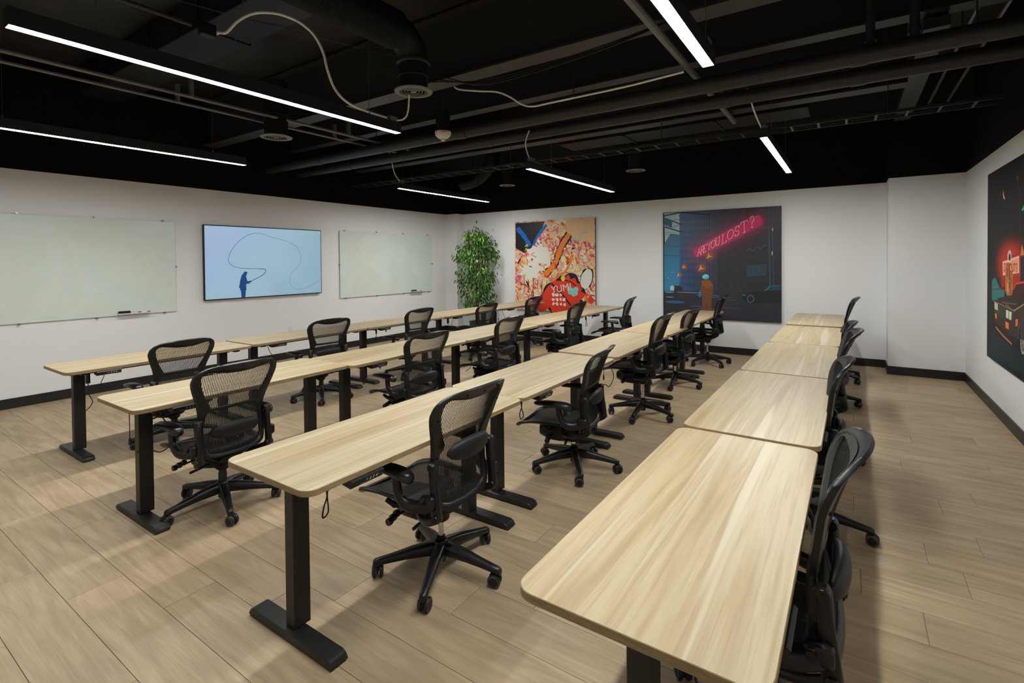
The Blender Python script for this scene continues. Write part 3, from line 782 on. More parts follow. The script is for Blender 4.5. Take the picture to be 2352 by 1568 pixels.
def base_mesh():
    mb = MB().lathe([(.0001, .055), (.026, .055), (.03, .085), (.042, .095), (.044, .13), (.036, .158), (.028, .165), (.0001, .165)], M['graph'], n=24)
    for k in range(5):
        a = 2 * pi * k / 5; D = Vector((cos(a), sin(a), 0)); N_ = Vector((-sin(a), cos(a), 0)); U = Vector((0, 0, 1))
        mb.loft([(D * r + U * z, w_, h, N_, U) for r, w_, z, h in ((.01, .034, .122, .034), (.07, .032, .119, .034), (.15, .0275, .111, .027), (.23, .0225, .097, .021), (.30, .0195, .085, .018), (.335, .0185, .077, .019), (.343, .014, .074, .015))], M['graph'], 12, 3)
    return mb.mesh('star_base', 45)
def caster_mesh():
    mb = MB().tube([(0, 0, .075), (0, 0, .046)], .0065, M['chrome'], 8)
    pts = [(.022 * cos(a) - .012, 0, .033 + .026 * sin(a)) for a in [RAD(-20 + 220 * k / 8) for k in range(9)]]
    mb.tube([(p[0], 0, p[2]) for p in pts], [(.006, .010)] * 9, M['plastic'], 8); mb.box((-.006, 0, .040), (.03, .014, .022), M['plastic'], .004)
    return mb.mesh('caster')
def wheel_mesh():
    mb = MB().lathe([(.0001, -.011), (.020, -.0105), (.0235, -.0095)], M['plastic'], n=22, axis='y')
    mb.lathe([(.0235, -.0095), (.0265, -.0085)], M['castring'], n=22, axis='y')
    mb.lathe([(.0265, -.0085), (.031, -.006), (.0325, -.001), (.0325, .005), (.030, .0095), (.0001, .0095)], M['rubber'], n=22, axis='y')
    return mb.mesh('wheel', 40)
ME = dict(frame=frame_mesh(), sheet=sheet_mesh(), ribs=ribs_mesh(), lumbar=lumbar_mesh(), bar=bar_mesh(), sf=seat_frame_mesh(), seat=seat_mesh(), mech=mech_mesh(), base=base_mesh(), caster=caster_mesh(), wheel=wheel_mesh())
for s in (-1, 1):
    ME['link', s] = link_mesh(s); ME['arm', s] = arm_mesh(s); ME['armpad', s] = armpad_mesh(s)
ME['lift'] = MB().lathe([(.014, -.14), (.014, .06)], M['chrome'], n=18).mesh('gas_lift')
ME['sleeve'] = MB().lathe([(.0001, 0), (.019, 0), (.022, .006), (.022, .018), (.0145, .02)], M['plastic'], n=18).mesh('lift_collar')
ME['sleeve2'] = MB().lathe([(.0001, -.11), (.0145, -.11), (.0145, .0), (.026, .0), (.026, .05), (.023, .055), (.023, .085), (.0145, .09)], M['plastic'], n=18).mesh('lift_sleeve')
def chair(row, k, x, y, yaw, lift, phase, lum, recline, label, dark=False):
    t = thing('office_chair', label, 'chair', (x, y, 0), RAD(yaw), 'black mesh office chairs')
    L = lift
    inst('star_base', ME['base'], t, (0, 0, 0), RAD(phase - yaw))
    for j in range(5):
        a = RAD(phase - yaw) + 2 * pi * j / 5
        c = inst('caster', ME['caster'], t, (.322 * cos(a), .322 * sin(a), 0), random.uniform(0, 2 * pi))
        for s in (-1, 1): w_ = inst('wheel', ME['wheel'], c, (-.012, s * .0185, .0325), 0 if s < 0 else pi)
    inst('gas_lift', ME['lift'], t, (0, 0, .25 + L))
    inst('lift_sleeve' if dark else 'lift_collar', ME['sleeve2' if dark else 'sleeve'], t, (0, 0, .165))
    inst('tilt_mechanism', ME['mech'], t, (0, 0, L))
    inst('seat_frame', ME['sf'], t, (0, 0, L)); inst('seat_weave', ME['seat'], t, (0, 0, L))
    rc = RAD(recline); px_, pz_ = .15, .60      # the back leans about its lumbar pivot
    bf = inst('back_frame', ME['frame'], t, (px_ - (px_ * cos(rc) + pz_ * sin(rc)), 0, L + pz_ - (pz_ * cos(rc) - px_ * sin(rc)))); bf.rotation_euler = (0, rc, 0)
    inst('weave_strands', ME['ribs'], bf); inst('back_weave', ME['sheet'], bf)
    if lum < .66: inst('lumbar_bar', ME['bar'], bf)
    inst('lumbar_pad', ME['lumbar'], t, (.0 + max(0, lum - .6) * .25, 0, L + lum))
    for s in (-1, 1):
        inst('back_link', ME['link', s], t, (0, 0, L))
        a = inst('arm_support', ME['arm', s], t, (0, 0, L)); inst('arm_pad', ME['armpad', s], t, (0, 0, L))
    return t
#        x      y     yaw  lift  phase lumbar  dark sleeve
CH = dict(
 A=[(-5.10, 2.10, 0, -.06, -20, .55, 1), (-5.13, 3.68, -5, -.03, -34.5, .60, 1), (-5.12, 5.12, 0, -.03, 10, .58, 0), (-5.12, 6.70, -2, -.08, 0, .57, 0), (-5.10, 8.15, 0, -.06, 20, .60, 0)],
 B=[(-3.44, 1.70, 0, -.01, -19.7, .56, 1), (-3.40, 3.44, -3, -.03, 15, .57, 0), (-3.38, 4.76, 0, -.01, 30, .60, 0), (-3.36, 6.42, 3, .03, 5, .60, 0), (-3.20, 8.02, 8, 0.0, 12, .60, 0)],
 C=[(-1.753, 1.963, 0, .012, 9, .68, 0), (-1.76, 3.51, 8, -.04, 17, .62, 0), (-1.761, 5.088, 1, .075, -15.4, .62, 0), (-1.84, 6.53, -4, .0, -9.9, .62, 0), (-1.80, 8.117, 2, .075, 29.2, .60, 0)],
 D=[(-.21, 1.86, -1, .045, 20, .60, 0, -6), (-.23, 3.46, 2, .02, 0, .60, 0, -8), (-.22, 4.92, 2, .035, 40, .60, 0), (-.24, 6.55, 3, -.07, 8, .60, 0), (-.18, 7.97, -1, .09, 36, .60, 0, -3)])
CL = dict(
 A=['black mesh chair at the nearest desk of the row under the television', 'black mesh chair at the second desk of the row under the television', 'black mesh chair at the middle desk of the row, below the smaller glass board', 'black mesh chair in front of the ficus', 'black mesh chair against the left half of the red abstract painting'],
 B=['black mesh chair showing its whole back at the nearest desk of the second row', 'black mesh chair at the second desk of the second row', 'black mesh chair at the middle desk of the second row', 'black mesh chair against the right half of the red abstract painting', 'black mesh chair on bare wall between the red painting and neon street picture'],
 C=['large foreground black mesh chair with its lumbar pad set high', 'low black mesh chair seen from the side at the second desk of the third row', 'raised black mesh chair at the middle desk of the third row', 'black mesh chair at the fourth desk of the third row', 'black mesh chair on a tall chrome lift right before the neon street picture'],
 D=['black mesh chair nearest the viewer at the right-hand row', 'second black mesh chair from the viewer at the right-hand row', 'middle black mesh chair of the right-hand row', 'fourth black mesh chair from the viewer at the right-hand row', 'farthest black mesh chair of the right-hand row, outlined on the white wall'])
for r in 'ABCD':
    for k, c in enumerate(CH[r]):
        chair(r, k, c[0], c[1], c[2], c[3], c[4], c[5], c[7] if len(c) > 7 else 0, CL[r][k], bool(c[6]))

# ---------------------------------------------------------------- television
# flat art outlines, in metres along the wall and above the floor
TV_RECT=[(3.615,2.16),(5.554,2.14),(5.54,1.06),(3.6,1.08)]
TV_OUT=[(3.596,2.172),(5.563,2.153),(5.557,1.051),(3.582,1.068)]
TV_MAN=[(4.162,1.44),(4.182,1.472),(4.215,1.467),(4.239,1.45),(4.219,1.445),(4.219,1.42),(4.204,1.401),(4.227,1.32),(4.295,1.329),(4.301,1.315),(4.265,1.3),(4.265,1.286),(4.205,1.279),(4.21,1.193),(4.199,1.185),(4.191,1.072),(4.13,1.076),(4.123,1.175),(4.111,1.189),(4.111,1.217),(4.093,1.228),(4.118,1.352),(4.138,1.417)]
TV_LINE=[(4.302,1.327),(4.369,1.358),(4.47,1.408),(4.522,1.46),(4.517,1.494),(4.482,1.506),(4.372,1.511),(4.216,1.517),(4.084,1.535),(3.983,1.573),(3.943,1.633),(3.944,1.679),(3.987,1.789),(4.072,1.902),(4.176,1.993),(4.283,2.049),(4.401,2.07),(4.501,2.057),(4.603,2.022),(4.814,1.977),(4.967,1.927),(5.09,1.853),(5.151,1.73),(5.15,1.647),(5.114,1.554),(5.038,1.484),(4.97,1.419),(4.944,1.333),(4.945,1.262),(4.977,1.199),(5.044,1.16),(5.159,1.154),(5.3,1.189),(5.521,1.286)]
P2={'sky':[(-2.755,2.425),(-2.47,2.425),(-2.495,2.358),(-2.471,2.298),(-2.478,2.152),(-2.49,2.028),(-2.638,2.055),(-2.742,1.88)],'farbld':[(-2.757,1.873),(-2.645,2.056),(-2.487,2.02),(-2.491,1.043),(-2.76,1.036)],'sign':[(-2.755,2.321),(-2.615,2.286),(-2.616,2.158),(-2.756,2.204)],'gantry0':[(-2.758,2.377),(-2.463,2.422),(-1.964,2.356)],'gantry1':[(-2.755,2.34),(-2.449,2.209)],'gantry2':[(-2.756,2.182),(-2.45,2.08)],'gantry3':[(-2.623,2.158),(-2.485,2.211)],'cable0':[(-2.755,2.301),(-2.478,2.295)],'cable1':[(-2.756,2.082),(-2.49,2.079)],'cable2':[(-2.756,2.055),(-2.49,2.042)],'cable3':[(-2.757,1.858),(-2.491,1.815)],'cable4':[(-2.758,1.679),(-2.492,1.657)],'midbld':[(-2.486,2.426),(-1.883,2.429),(-1.419,2.427),(-1.421,1.071),(-2.491,1.043)],'rib0':[(-2.456,2.414),(-2.461,1.059)],'rib1':[(-2.417,2.412),(-2.422,1.06)],'rib2':[(-2.379,2.409),(-2.383,1.061)],'rib3':[(-2.341,2.407),(-2.345,1.062)],'rib4':[(-2.303,2.405),(-2.307,1.063)],'rib5':[(-2.265,2.403),(-2.269,1.064)],'rib6':[(-2.227,2.4),(-2.231,1.065)],'rib7':[(-2.19,2.398),(-2.194,1.066)],'rib8':[(-2.153,2.396),(-2.157,1.067)],'rib9':[(-2.116,2.394),(-2.119,1.067)],'rib10':[(-2.079,2.391),(-2.082,1.068)],'rib11':[(-2.042,2.389),(-2.046,1.069)],'rib12':[(-2.005,2.387),(-2.009,1.07)],'rib13':[(-1.969,2.385),(-1.972,1.071)],'rightbld':[(-1.852,1.758),(-1.445,1.949),(-1.419,2.427),(-0.901,2.428),(-0.902,1.078),(-1.853,1.053)],'cornice0':[(-1.395,1.954),(-1.345,2.014),(-1.308,1.985),(-1.271,2.045),(-1.229,2.023),(-1.186,2.089),(-1.126,2.106)],'cornice1':[(-1.395,1.722),(-1.358,1.762),(-1.309,1.727),(-1.26,1.787),(-1.199,1.759),(-1.162,1.805),(-1.114,1.811)],'cornice2':[(-1.382,2.336),(-1.271,2.288),(-1.21,2.366),(-1.162,2.396),(-1.126,2.367)],'win0':[(-1.402,1.312),(-1.322,1.318),(-1.321,1.488),(-1.402,1.483)],'win1':[(-1.309,1.319),(-1.223,1.326),(-1.223,1.501),(-1.309,1.496)],'win2':[(-1.214,1.327),(-1.121,1.333),(-1.12,1.508),(-1.213,1.503)],'win3':[(-1.819,1.645),(-1.773,1.65),(-1.773,1.699),(-1.819,1.694)],'win4':[(-1.701,1.672),(-1.66,1.677),(-1.659,1.746),(-1.701,1.741)],'win5':[(-1.579,1.732),(-1.521,1.737),(-1.521,1.799),(-1.578,1.794)],'win6':[(-1.566,1.379),(-1.515,1.385),(-1.515,1.509),(-1.566,1.504)],'win7':[(-1.82,1.124),(-1.754,1.131),(-1.754,1.209),(-1.82,1.202)],'win8':[(-1.676,1.127),(-1.612,1.134),(-1.612,1.211),(-1.676,1.204)],'win9':[(-1.56,1.13),(-1.497,1.137),(-1.497,1.213),(-1.56,1.206)],'win10':[(-1.284,1.842),(-1.235,1.846),(-1.235,1.954),(-1.284,1.95)],'win11':[(-1.186,1.866),(-1.138,1.87),(-1.138,1.978),(-1.186,1.974)],'win12':[(-1.371,1.599),(-1.321,1.604),(-1.321,1.699),(-1.371,1.694)],'win13':[(-1.284,1.598),(-1.235,1.603),(-1.235,1.711),(-1.284,1.706)],'win14':[(-1.007,1.342),(-0.913,1.348),(-0.913,1.414),(-1.007,1.409)],'win15':[(-1.019,2.061),(-0.913,2.062),(-0.913,2.128),(-1.019,2.128)],'pole':[(-1.092,2.428),(-1.075,2.428),(-1.052,1.141),(-1.076,1.138)],'pole2':[(-1.042,2.428),(-1.032,2.428),(-1.007,1.169),(-1.019,1.169)],'street':[(-2.76,1.036),(-0.902,1.078),(-0.902,0.572),(-2.762,0.606)],'streak0':[(-2.54,1.013),(-2.333,1.033),(-2.13,1.024),(-2.333,1.004)],'streak1':[(-2.746,1.014),(-2.664,1.037),(-2.584,1.019),(-2.664,0.996)],'streak2':[(-2.228,0.971),(-2.015,0.989),(-1.807,0.984),(-2.015,0.966)],'streak3':[(-2.746,0.835),(-2.57,0.88),(-2.397,0.848),(-2.57,0.803)],'streak4':[(-2.326,0.778),(-2.2,0.801),(-2.076,0.789),(-2.2,0.766)],'streak5':[(-2.076,0.94),(-1.847,0.959),(-1.625,0.955),(-1.847,0.936)],'streak6':[(-1.729,0.909),(-1.638,0.921),(-1.548,0.916),(-1.638,0.904)],'streak7':[(-2.187,0.726),(-1.981,0.765),(-1.781,0.745),(-1.981,0.708)],'streak8':[(-1.887,0.769),(-1.69,0.792),(-1.497,0.786),(-1.69,0.764)],'streak9':[(-1.497,0.793),(-1.248,0.811),(-1.008,0.815),(-1.248,0.798)],'streak10':[(-2.731,0.925),(-2.657,0.939),(-2.584,0.93),(-2.657,0.916)],'suit':[(-2.102,1.233),(-1.994,1.242),(-1.947,1.2),(-1.929,1.136),(-1.924,1.023),(-1.947,0.994),(-1.961,0.72),(-2.022,0.717),(-2.032,0.891),(-2.042,0.716),(-2.104,0.713),(-2.11,0.989),(-2.14,1.038),(-2.123,1.161)],'helmet':[(-1.992,1.292),(-1.994,1.281),(-2.0,1.272),(-2.008,1.263),(-2.02,1.257),(-2.033,1.252),(-2.048,1.251),(-2.062,1.252),(-2.076,1.256),(-2.087,1.262),(-2.096,1.27),(-2.102,1.28),(-2.104,1.29),(-2.102,1.303),(-2.096,1.314),(-2.087,1.324),(-2.075,1.332),(-2.062,1.336),(-2.048,1.338),(-2.033,1.337),(-2.02,1.332),(-2.008,1.325),(-1.999,1.315),(-1.994,1.304)],'glove':[(-2.128,0.995),(-2.13,0.972),(-2.135,0.952),(-2.143,0.942),(-2.152,0.941),(-2.159,0.952),(-2.165,0.97),(-2.166,0.994),(-2.164,1.018),(-2.159,1.037),(-2.151,1.048),(-2.143,1.048),(-2.135,1.038),(-2.13,1.019)],'glove2':[(-1.928,1.001),(-1.929,0.984),(-1.933,0.97),(-1.938,0.962),(-1.943,0.962),(-1.948,0.97),(-1.951,0.983),(-1.952,1.001),(-1.951,1.018),(-1.948,1.032),(-1.943,1.04),(-1.938,1.04),(-1.933,1.032),(-1.929,1.019)],'carL':[(-2.598,1.107),(-2.569,1.13),(-2.482,1.136),(-2.432,1.089),(-2.439,1.045),(-2.584,1.041)],'carLw':[(-2.656,1.113),(-2.612,1.14),(-2.576,1.1),(-2.591,1.041),(-2.649,1.047)],'carR':[(-1.474,0.994),(-1.434,1.044),(-1.145,1.079),(-1.073,1.154),(-0.904,1.178),(-0.904,0.899),(-1.297,0.87),(-1.397,0.88),(-1.466,0.932)],'glassR':[(-1.139,1.079),(-1.067,1.15),(-0.909,1.171),(-0.909,1.098)],'wheel':[(-1.302,0.942),(-1.304,0.927),(-1.309,0.912),(-1.317,0.9),(-1.328,0.891),(-1.34,0.885),(-1.353,0.883),(-1.365,0.886),(-1.377,0.893),(-1.386,0.903),(-1.393,0.916),(-1.396,0.931),(-1.396,0.947),(-1.393,0.962),(-1.386,0.976),(-1.377,0.987),(-1.365,0.994),(-1.352,0.998),(-1.34,0.997),(-1.328,0.992),(-1.317,0.984),(-1.309,0.972),(-1.304,0.958),(-1.302,0.942)],'lampR':[(-1.472,1.005),(-1.422,0.996)],'glow0':[(-1.999,1.707),(-1.985,1.653),(-1.926,1.632),(-1.988,1.635),(-2.039,1.6),(-2.013,1.648)],'glow1':[(-2.129,1.506),(-2.114,1.447),(-2.049,1.425),(-2.117,1.428),(-2.173,1.389),(-2.145,1.441)],'glow2':[(-2.416,1.503),(-2.406,1.467),(-2.365,1.452),(-2.408,1.454),(-2.444,1.43),(-2.426,1.463)],'glow3':[(-2.51,1.367),(-2.499,1.327),(-2.454,1.312),(-2.501,1.314),(-2.541,1.287),(-2.521,1.323)],'glow4':[(-2.611,1.392),(-2.607,1.376),(-2.589,1.369),(-2.608,1.37),(-2.624,1.359),(-2.616,1.374)],'glow5':[(-2.688,1.287),(-2.684,1.271),(-2.665,1.265),(-2.685,1.266),(-2.701,1.255),(-2.693,1.269)],'glow6':[(-2.729,1.33),(-2.727,1.322),(-2.718,1.319),(-2.728,1.319),(-2.736,1.314),(-2.732,1.321)],'spot0':[(-1.027,2.094),(-1.017,2.061),(-1.027,2.03),(-1.036,2.062)],'spot1':[(-1.034,1.725),(-1.025,1.682),(-1.034,1.64),(-1.044,1.682)],'LET':[('A',(-2.181,1.647),(-2.129,1.678),(-2.178,1.779)),('R',(-2.131,1.675),(-2.079,1.703),(-2.125,1.807)),('E',(-2.085,1.703),(-2.04,1.726),(-2.076,1.83)),('Y',(-2.015,1.747),(-1.965,1.775),(-2.019,1.864)),('O',(-1.965,1.768),(-1.898,1.802),(-1.954,1.902)),('U',(-1.888,1.809),(-1.825,1.842),(-1.884,1.95)),('L',(-1.792,1.844),(-1.714,1.888),(-1.785,2.002)),('O',(-1.703,1.909),(-1.61,1.955),(-1.698,2.059)),('S',(-1.591,1.961),(-1.514,2.002),(-1.587,2.12)),('T',(-1.489,2.012),(-1.389,2.052),(-1.495,2.191)),('?',(-1.358,2.089),(-1.29,2.12),(-1.36,2.273))],'credit':[(-0.964,0.595),(-0.931,0.593)],'signtxt':[(-2.743,2.283),(-2.652,2.256),(-2.738,2.178)]}
MU={'moon':[(6.617,2.226),(6.627,2.191),(6.609,2.152),(6.568,2.132),(6.545,2.143),(6.574,2.163),(6.598,2.195)],'post':[(6.122,2.265),(6.082,2.207),(6.045,2.097),(6.033,1.991),(6.028,1.595),(6.03,1.252)],'posthead':[(6.153,2.296),(6.103,2.292),(6.098,2.256),(6.122,2.249)],'redwall':[(6.683,1.544),(6.039,1.642),(6.014,1.371),(6.665,1.3)],'sign':[(6.623,1.55),(6.053,1.606),(6.049,1.459),(6.608,1.42)],'signin':[(6.594,1.534),(6.076,1.587),(6.074,1.476),(6.585,1.441)],'txt':[(6.58,1.457),(6.084,1.491),(6.581,1.52)],'helmet':[(6.3,1.605),(6.303,1.589),(6.311,1.575),(6.325,1.564),(6.343,1.556),(6.363,1.554),(6.383,1.556),(6.402,1.563),(6.417,1.575),(6.426,1.589),(6.43,1.606),(6.427,1.622),(6.418,1.636),(6.404,1.648),(6.386,1.655),(6.366,1.657),(6.345,1.655),(6.327,1.647),(6.313,1.636),(6.304,1.621)],'visor':[(6.326,1.589),(6.328,1.577),(6.333,1.566),(6.341,1.557),(6.351,1.551),(6.363,1.549),(6.375,1.551),(6.385,1.557),(6.394,1.565),(6.4,1.576),(6.402,1.589),(6.4,1.601),(6.395,1.612),(6.387,1.621),(6.376,1.626),(6.365,1.628),(6.353,1.626),(6.342,1.62),(6.334,1.612),(6.328,1.601)],'body':[(6.45,1.532),(6.395,1.542),(6.304,1.537),(6.255,1.492),(6.241,1.348),(6.27,1.257),(6.443,1.239),(6.512,1.278),(6.505,1.452)],'strap':[(6.384,1.511),(6.351,1.512),(6.336,1.316),(6.379,1.314)],'cone':[(5.97,1.7),(6.01,1.608),(5.907,1.608),(5.918,1.647)],'building':[(6.009,1.595),(5.907,1.608),(5.903,1.402),(6.004,1.372)],'teal':[(7.052,1.359),(6.919,1.395),(6.726,1.297),(6.547,1.291),(6.545,1.204),(7.047,1.154)],'roof':[(7.036,1.273),(6.547,1.298),(6.518,1.29),(7.036,1.262)],'hood':[(6.913,1.151),(6.773,1.196),(6.323,1.249),(5.898,1.228),(5.898,1.196),(6.205,1.12)],'body2':[(6.226,1.122),(5.898,1.209),(5.894,1.054),(6.024,1.001),(6.06,0.897),(6.261,0.884),(6.908,0.947),(6.923,1.031)],'cabin':[(6.26,1.251),(6.12,1.367),(5.902,1.386),(5.898,1.228),(6.297,1.248)],'roofline':[(6.272,1.298),(6.145,1.363),(5.902,1.386)],'grille':[(6.959,1.148),(6.205,1.121),(6.254,1.019),(6.923,1.036)],'grillin':[(6.796,1.123),(6.497,1.116),(6.506,1.033),(6.782,1.042)],'head0':[(6.926,1.144),(6.873,1.142),(6.859,1.075),(6.917,1.077)],'head1':[(6.854,1.14),(6.803,1.138),(6.795,1.073),(6.846,1.075)],'head2':[(6.474,1.108),(6.385,1.106),(6.394,1.033),(6.477,1.034)],'head3':[(6.368,1.104),(6.277,1.103),(6.291,1.029),(6.372,1.032)],'ind0':[(6.91,1.037),(6.832,1.035),(6.831,0.986),(6.896,0.989)],'ind1':[(6.499,0.998),(6.376,0.996),(6.38,0.935),(6.487,0.941)],'ind2':[(6.147,1.048),(6.074,1.065),(6.072,1.009),(6.146,0.987)],'rim':[(6.205,1.121),(6.254,1.019)],'rim2':[(6.959,1.148),(6.205,1.121),(5.898,1.202)],'bumper':[(6.907,0.924),(6.537,0.885),(6.06,0.897),(6.059,0.85),(6.286,0.818),(6.873,0.874)],'bumpline':[(6.874,0.905),(6.594,0.855),(6.27,0.818)],'wheel':[(5.819,0.909),(5.821,0.879),(5.828,0.85),(5.84,0.823),(5.857,0.799),(5.877,0.78),(5.899,0.766),(5.924,0.759),(5.949,0.758),(5.972,0.764),(5.994,0.777),(6.013,0.796),(6.027,0.821),(6.036,0.849),(6.04,0.879),(6.038,0.911),(6.03,0.941),(6.017,0.969),(5.999,0.993),(5.978,1.012),(5.955,1.025),(5.93,1.031),(5.906,1.03),(5.882,1.023),(5.862,1.009),(5.844,0.99),(5.831,0.966),(5.822,0.939)],'hub':[(5.845,0.906),(5.847,0.882),(5.852,0.859),(5.86,0.838),(5.871,0.82),(5.884,0.806),(5.899,0.797),(5.915,0.793),(5.931,0.794),(5.946,0.802),(5.959,0.814),(5.97,0.831),(5.978,0.852),(5.982,0.875),(5.983,0.899),(5.98,0.924),(5.973,0.946),(5.963,0.966),(5.95,0.982),(5.935,0.993),(5.92,0.999),(5.904,1.0),(5.888,0.995),(5.875,0.984),(5.863,0.969),(5.854,0.951),(5.848,0.929),(5.845,0.906)],'arch':[(6.069,0.889),(6.043,0.999),(5.978,1.065),(5.895,1.093)],'ground':[(7.052,0.829),(5.888,0.784),(5.883,0.604),(7.046,0.587)],'tealtxt1':[(5.981,1.987),(5.917,2.001)],'tealtxt2':[(5.945,2.017),(5.918,2.027),(5.916,1.982),(5.953,1.985)]}
def ngon(mb, pts, m): mb.add(pts, [tuple(range(len(pts)))], m)
def ribbon(mb, pts, w, m, to3):
    """flat band along 2-D pts; w number or list"""
    W = w if isinstance(w, (list, tuple)) else [w] * len(pts); L = []; R = []
    for i, p in enumerate(pts):
        a = pts[max(0, i - 1)]; b = pts[min(len(pts) - 1, i + 1)]
        dx, dy = b[0] - a[0], b[1] - a[1]; l = math.hypot(dx, dy) or 1; nx, ny = -dy / l * W[i] / 2, dx / l * W[i] / 2
        L.append(to3((p[0] + nx, p[1] + ny))); R.append(to3((p[0] - nx, p[1] - ny)))
    n = len(pts); mb.add(L + R, [(i, i + 1, n + i + 1, n + i) for i in range(n - 1)], m)
def emit_mat(name, col, s): return mat(name, (0.01, 0.01, 0.01), 0.25, emit=col, estr=s)
tv = thing('wall_tv', 'large flat television showing a blue picture of a man with a whip line', 'television', (-7.70, 4.58, 1.61))
MB().box2((-7.735, 3.592, 1.062), (-7.695, 5.560, 2.165), M['plastic'], .004).build('bezel', tv, world=True)
MB().box2((XL, 4.3, 1.35), (-7.735, 4.85, 1.85), M['plastic']).build('wall_bracket', tv, world=True)
m = mat('lit_screen_blue', (0.01, 0.01, 0.01), 0.2, emit=(.30, .50, .68), estr=SCREEN); t_ = NT(m)
co = t_.coords((1, 1, 1)); sx = t_.n('ShaderNodeSeparateXYZ'); t_.l(co, sx.inputs[0])
u_ = t_.math('MULTIPLY_ADD', sx.outputs[1], 0.5, 0.5); v_ = t_.math('MULTIPLY_ADD', sx.outputs[2], -0.25, 0.0)
f = t_.math('ADD', t_.math('MULTIPLY_ADD', t_.noise(co, 1.6, 2), 0.35, -0.15), t_.math('ADD', t_.math('MULTIPLY', u_, 0.55), v_))
t_.l(t_.ramp(f, [(0.05, (.44, .62, .86)), (0.30, (.44, .66, .80)), (0.62, (.36, .57, .70)), (0.9, (.20, .37, .50))]), t_.b.inputs['Emission Color'])
mb = MB(); X = -7.6945; ngon(mb, [(X, 3.606, 1.076), (X, 5.546, 1.076), (X, 5.546, 2.151), (X, 3.606, 2.151)], m); mb.build('screen', tv, world=True)
mb = MB(); ngon(mb, [(X + .0006, p[0], max(p[1], 1.077)) for p in TV_MAN], emit_mat('lit_silhouette_blue', (.0, .06, .24), SCREEN))
LN = [tuple(p) for p in [(q.x, q.y) for q in spline([(a, b, 0) for a, b in TV_LINE], 6)]]
n = len(LN); ribbon(mb, LN, [.011 if i < n * .17 else max(.0032, .008 - .008 * (i / n - .17)) for i in range(n)], emit_mat('lit_line_slate', (.06, .15, .27), SCREEN), lambda p: (X + .0008, min(p[0], 5.545), p[1]))
mb.build('screen_figure', tv, world=True, smooth=0)

# ---------------------------------------------------------------- glass boards, trays, markers
def board(name, label, y0, y1, z0, z1, st):
    t = thing(name, label, 'whiteboard', (-7.73, (y0 + y1) / 2, (z0 + z1) / 2), 0, 'glass marker boards')
    MB().box2((-7.732, y0, z0), (-7.726, y1, z1), M['board'], .001).build('glass_pane', t, world=True)
    for y, z in st:
        MB().lathe([(.0001, XL), (.011, XL), (.011, -7.722), (.013, -7.722), (.013, -7.716), (.0001, -7.716)], M['steel'], (0, y, z), 14, 'x').build('standoff', t, world=True)
    return t
board('glass_whiteboard', 'larger pale green glass board at the left edge', .79, 3.232, .944, 2.174, [(y, z) for y in (.88, 1.62, 2.335, 3.085) for z in (2.188, .935)] + [(3.238, 1.56), (.784, 1.56)])
board('glass_whiteboard', 'smaller smudged pale green glass board right of the television', 5.975, 8.44, .940, 2.176, [(y, z) for y in (6.1, 6.86, 7.58, 8.33) for z in (2.186, .932)] + [(5.968, 1.55), (8.455, 1.55)])
def tray(y0, y1, z, label):
    t = thing('marker_tray_shelf', label, 'tray', (-7.70, (y0 + y1) / 2, z))
    mb = MB().box2((-7.7255, y0, z - .006), (-7.665, y1, z - .002), M['whiteplastic'], .001); mb.box2((-7.668, y0, z - .006), (-7.664, y1, z + .006), M['whiteplastic'], .001)
    mb.build('shelf_tray', t, world=True); MB().box2((-7.7255, y0, z - .002), (-7.7225, y1, z + .03), M['whiteplastic'], .001).build('mounting_lip', t, world=True)
tray(2.54, 2.90, .965, 'clear marker tray under the larger glass board'); tray(7.76, 8.12, .965, 'clear marker tray under the smaller glass board')
def eraser(y, z, m, label):
    t = thing('board_eraser', label, 'eraser', (-7.70, y, z)); MB().box((0, 0, .012), (.045, .13, .016), M['pad'], .003).build('felt', t); MB().box((0, 0, .026), (.04, .126, .014), m, .004).build('grip', t)
eraser(2.615, .966, M['plastic'], 'black felt eraser at the left of the larger board tray')
eraser(7.85, .966, mat('green_eraser', (.03, .12, .09), .5), 'green eraser on the smaller board tray')
def marker(y, z, x, col, body, label):
    t = thing('dry_erase_marker', label, 'marker', (x, y, z + .008))
    MB().lathe([(.0001, -.06), (.007, -.058), (.008, -.05), (.008, .025), (.0001, .025)], body, n=12, axis='y').build('barrel', t)
    MB().lathe([(.0001, .024), (.0085, .024), (.0085, .058), (.006, .064), (.0001, .065)], mat(label.split()[0] + '_marker_cap', col, .4), n=12, axis='y').build('cap', t)
marker(2.755, .963, -7.715, (.5, .02, .02), mat('red_marker_body', (.42, .02, .02), .4), 'red marker lying behind the others on the larger board tray')
marker(2.735, .963, -7.690, (.02, .03, .12), M['whiteplastic'], 'blue capped white marker on the larger board tray')
marker(2.845, .963, -7.705, (.015, .015, .015), M['whiteplastic'], 'black capped white marker on the larger board tray')
marker(8.02, .963, -7.705, (.015, .015, .015), M['whiteplastic'], 'dark capped white marker on the smaller board tray')
# wall outlet
t = thing('wall_outlet', 'white double socket plate low on the television wall', 'socket', (XL, 4.98, .47))
MB().box((.003, 0, 0), (.006, .075, .115), M['whiteplastic'], .002).build('cover_plate', t)
for dz in (-.022, .022):
    q = MB().box((.007, 0, dz), (.003, .034, .030), M['whiteplastic'], .001).build('receptacle', t)
    mb = MB()
    for dy in (-.007, .007): mb.box((.0088, dy, dz), (.0008, .002, .008), M['cable'])
    mb.build('slots', q)
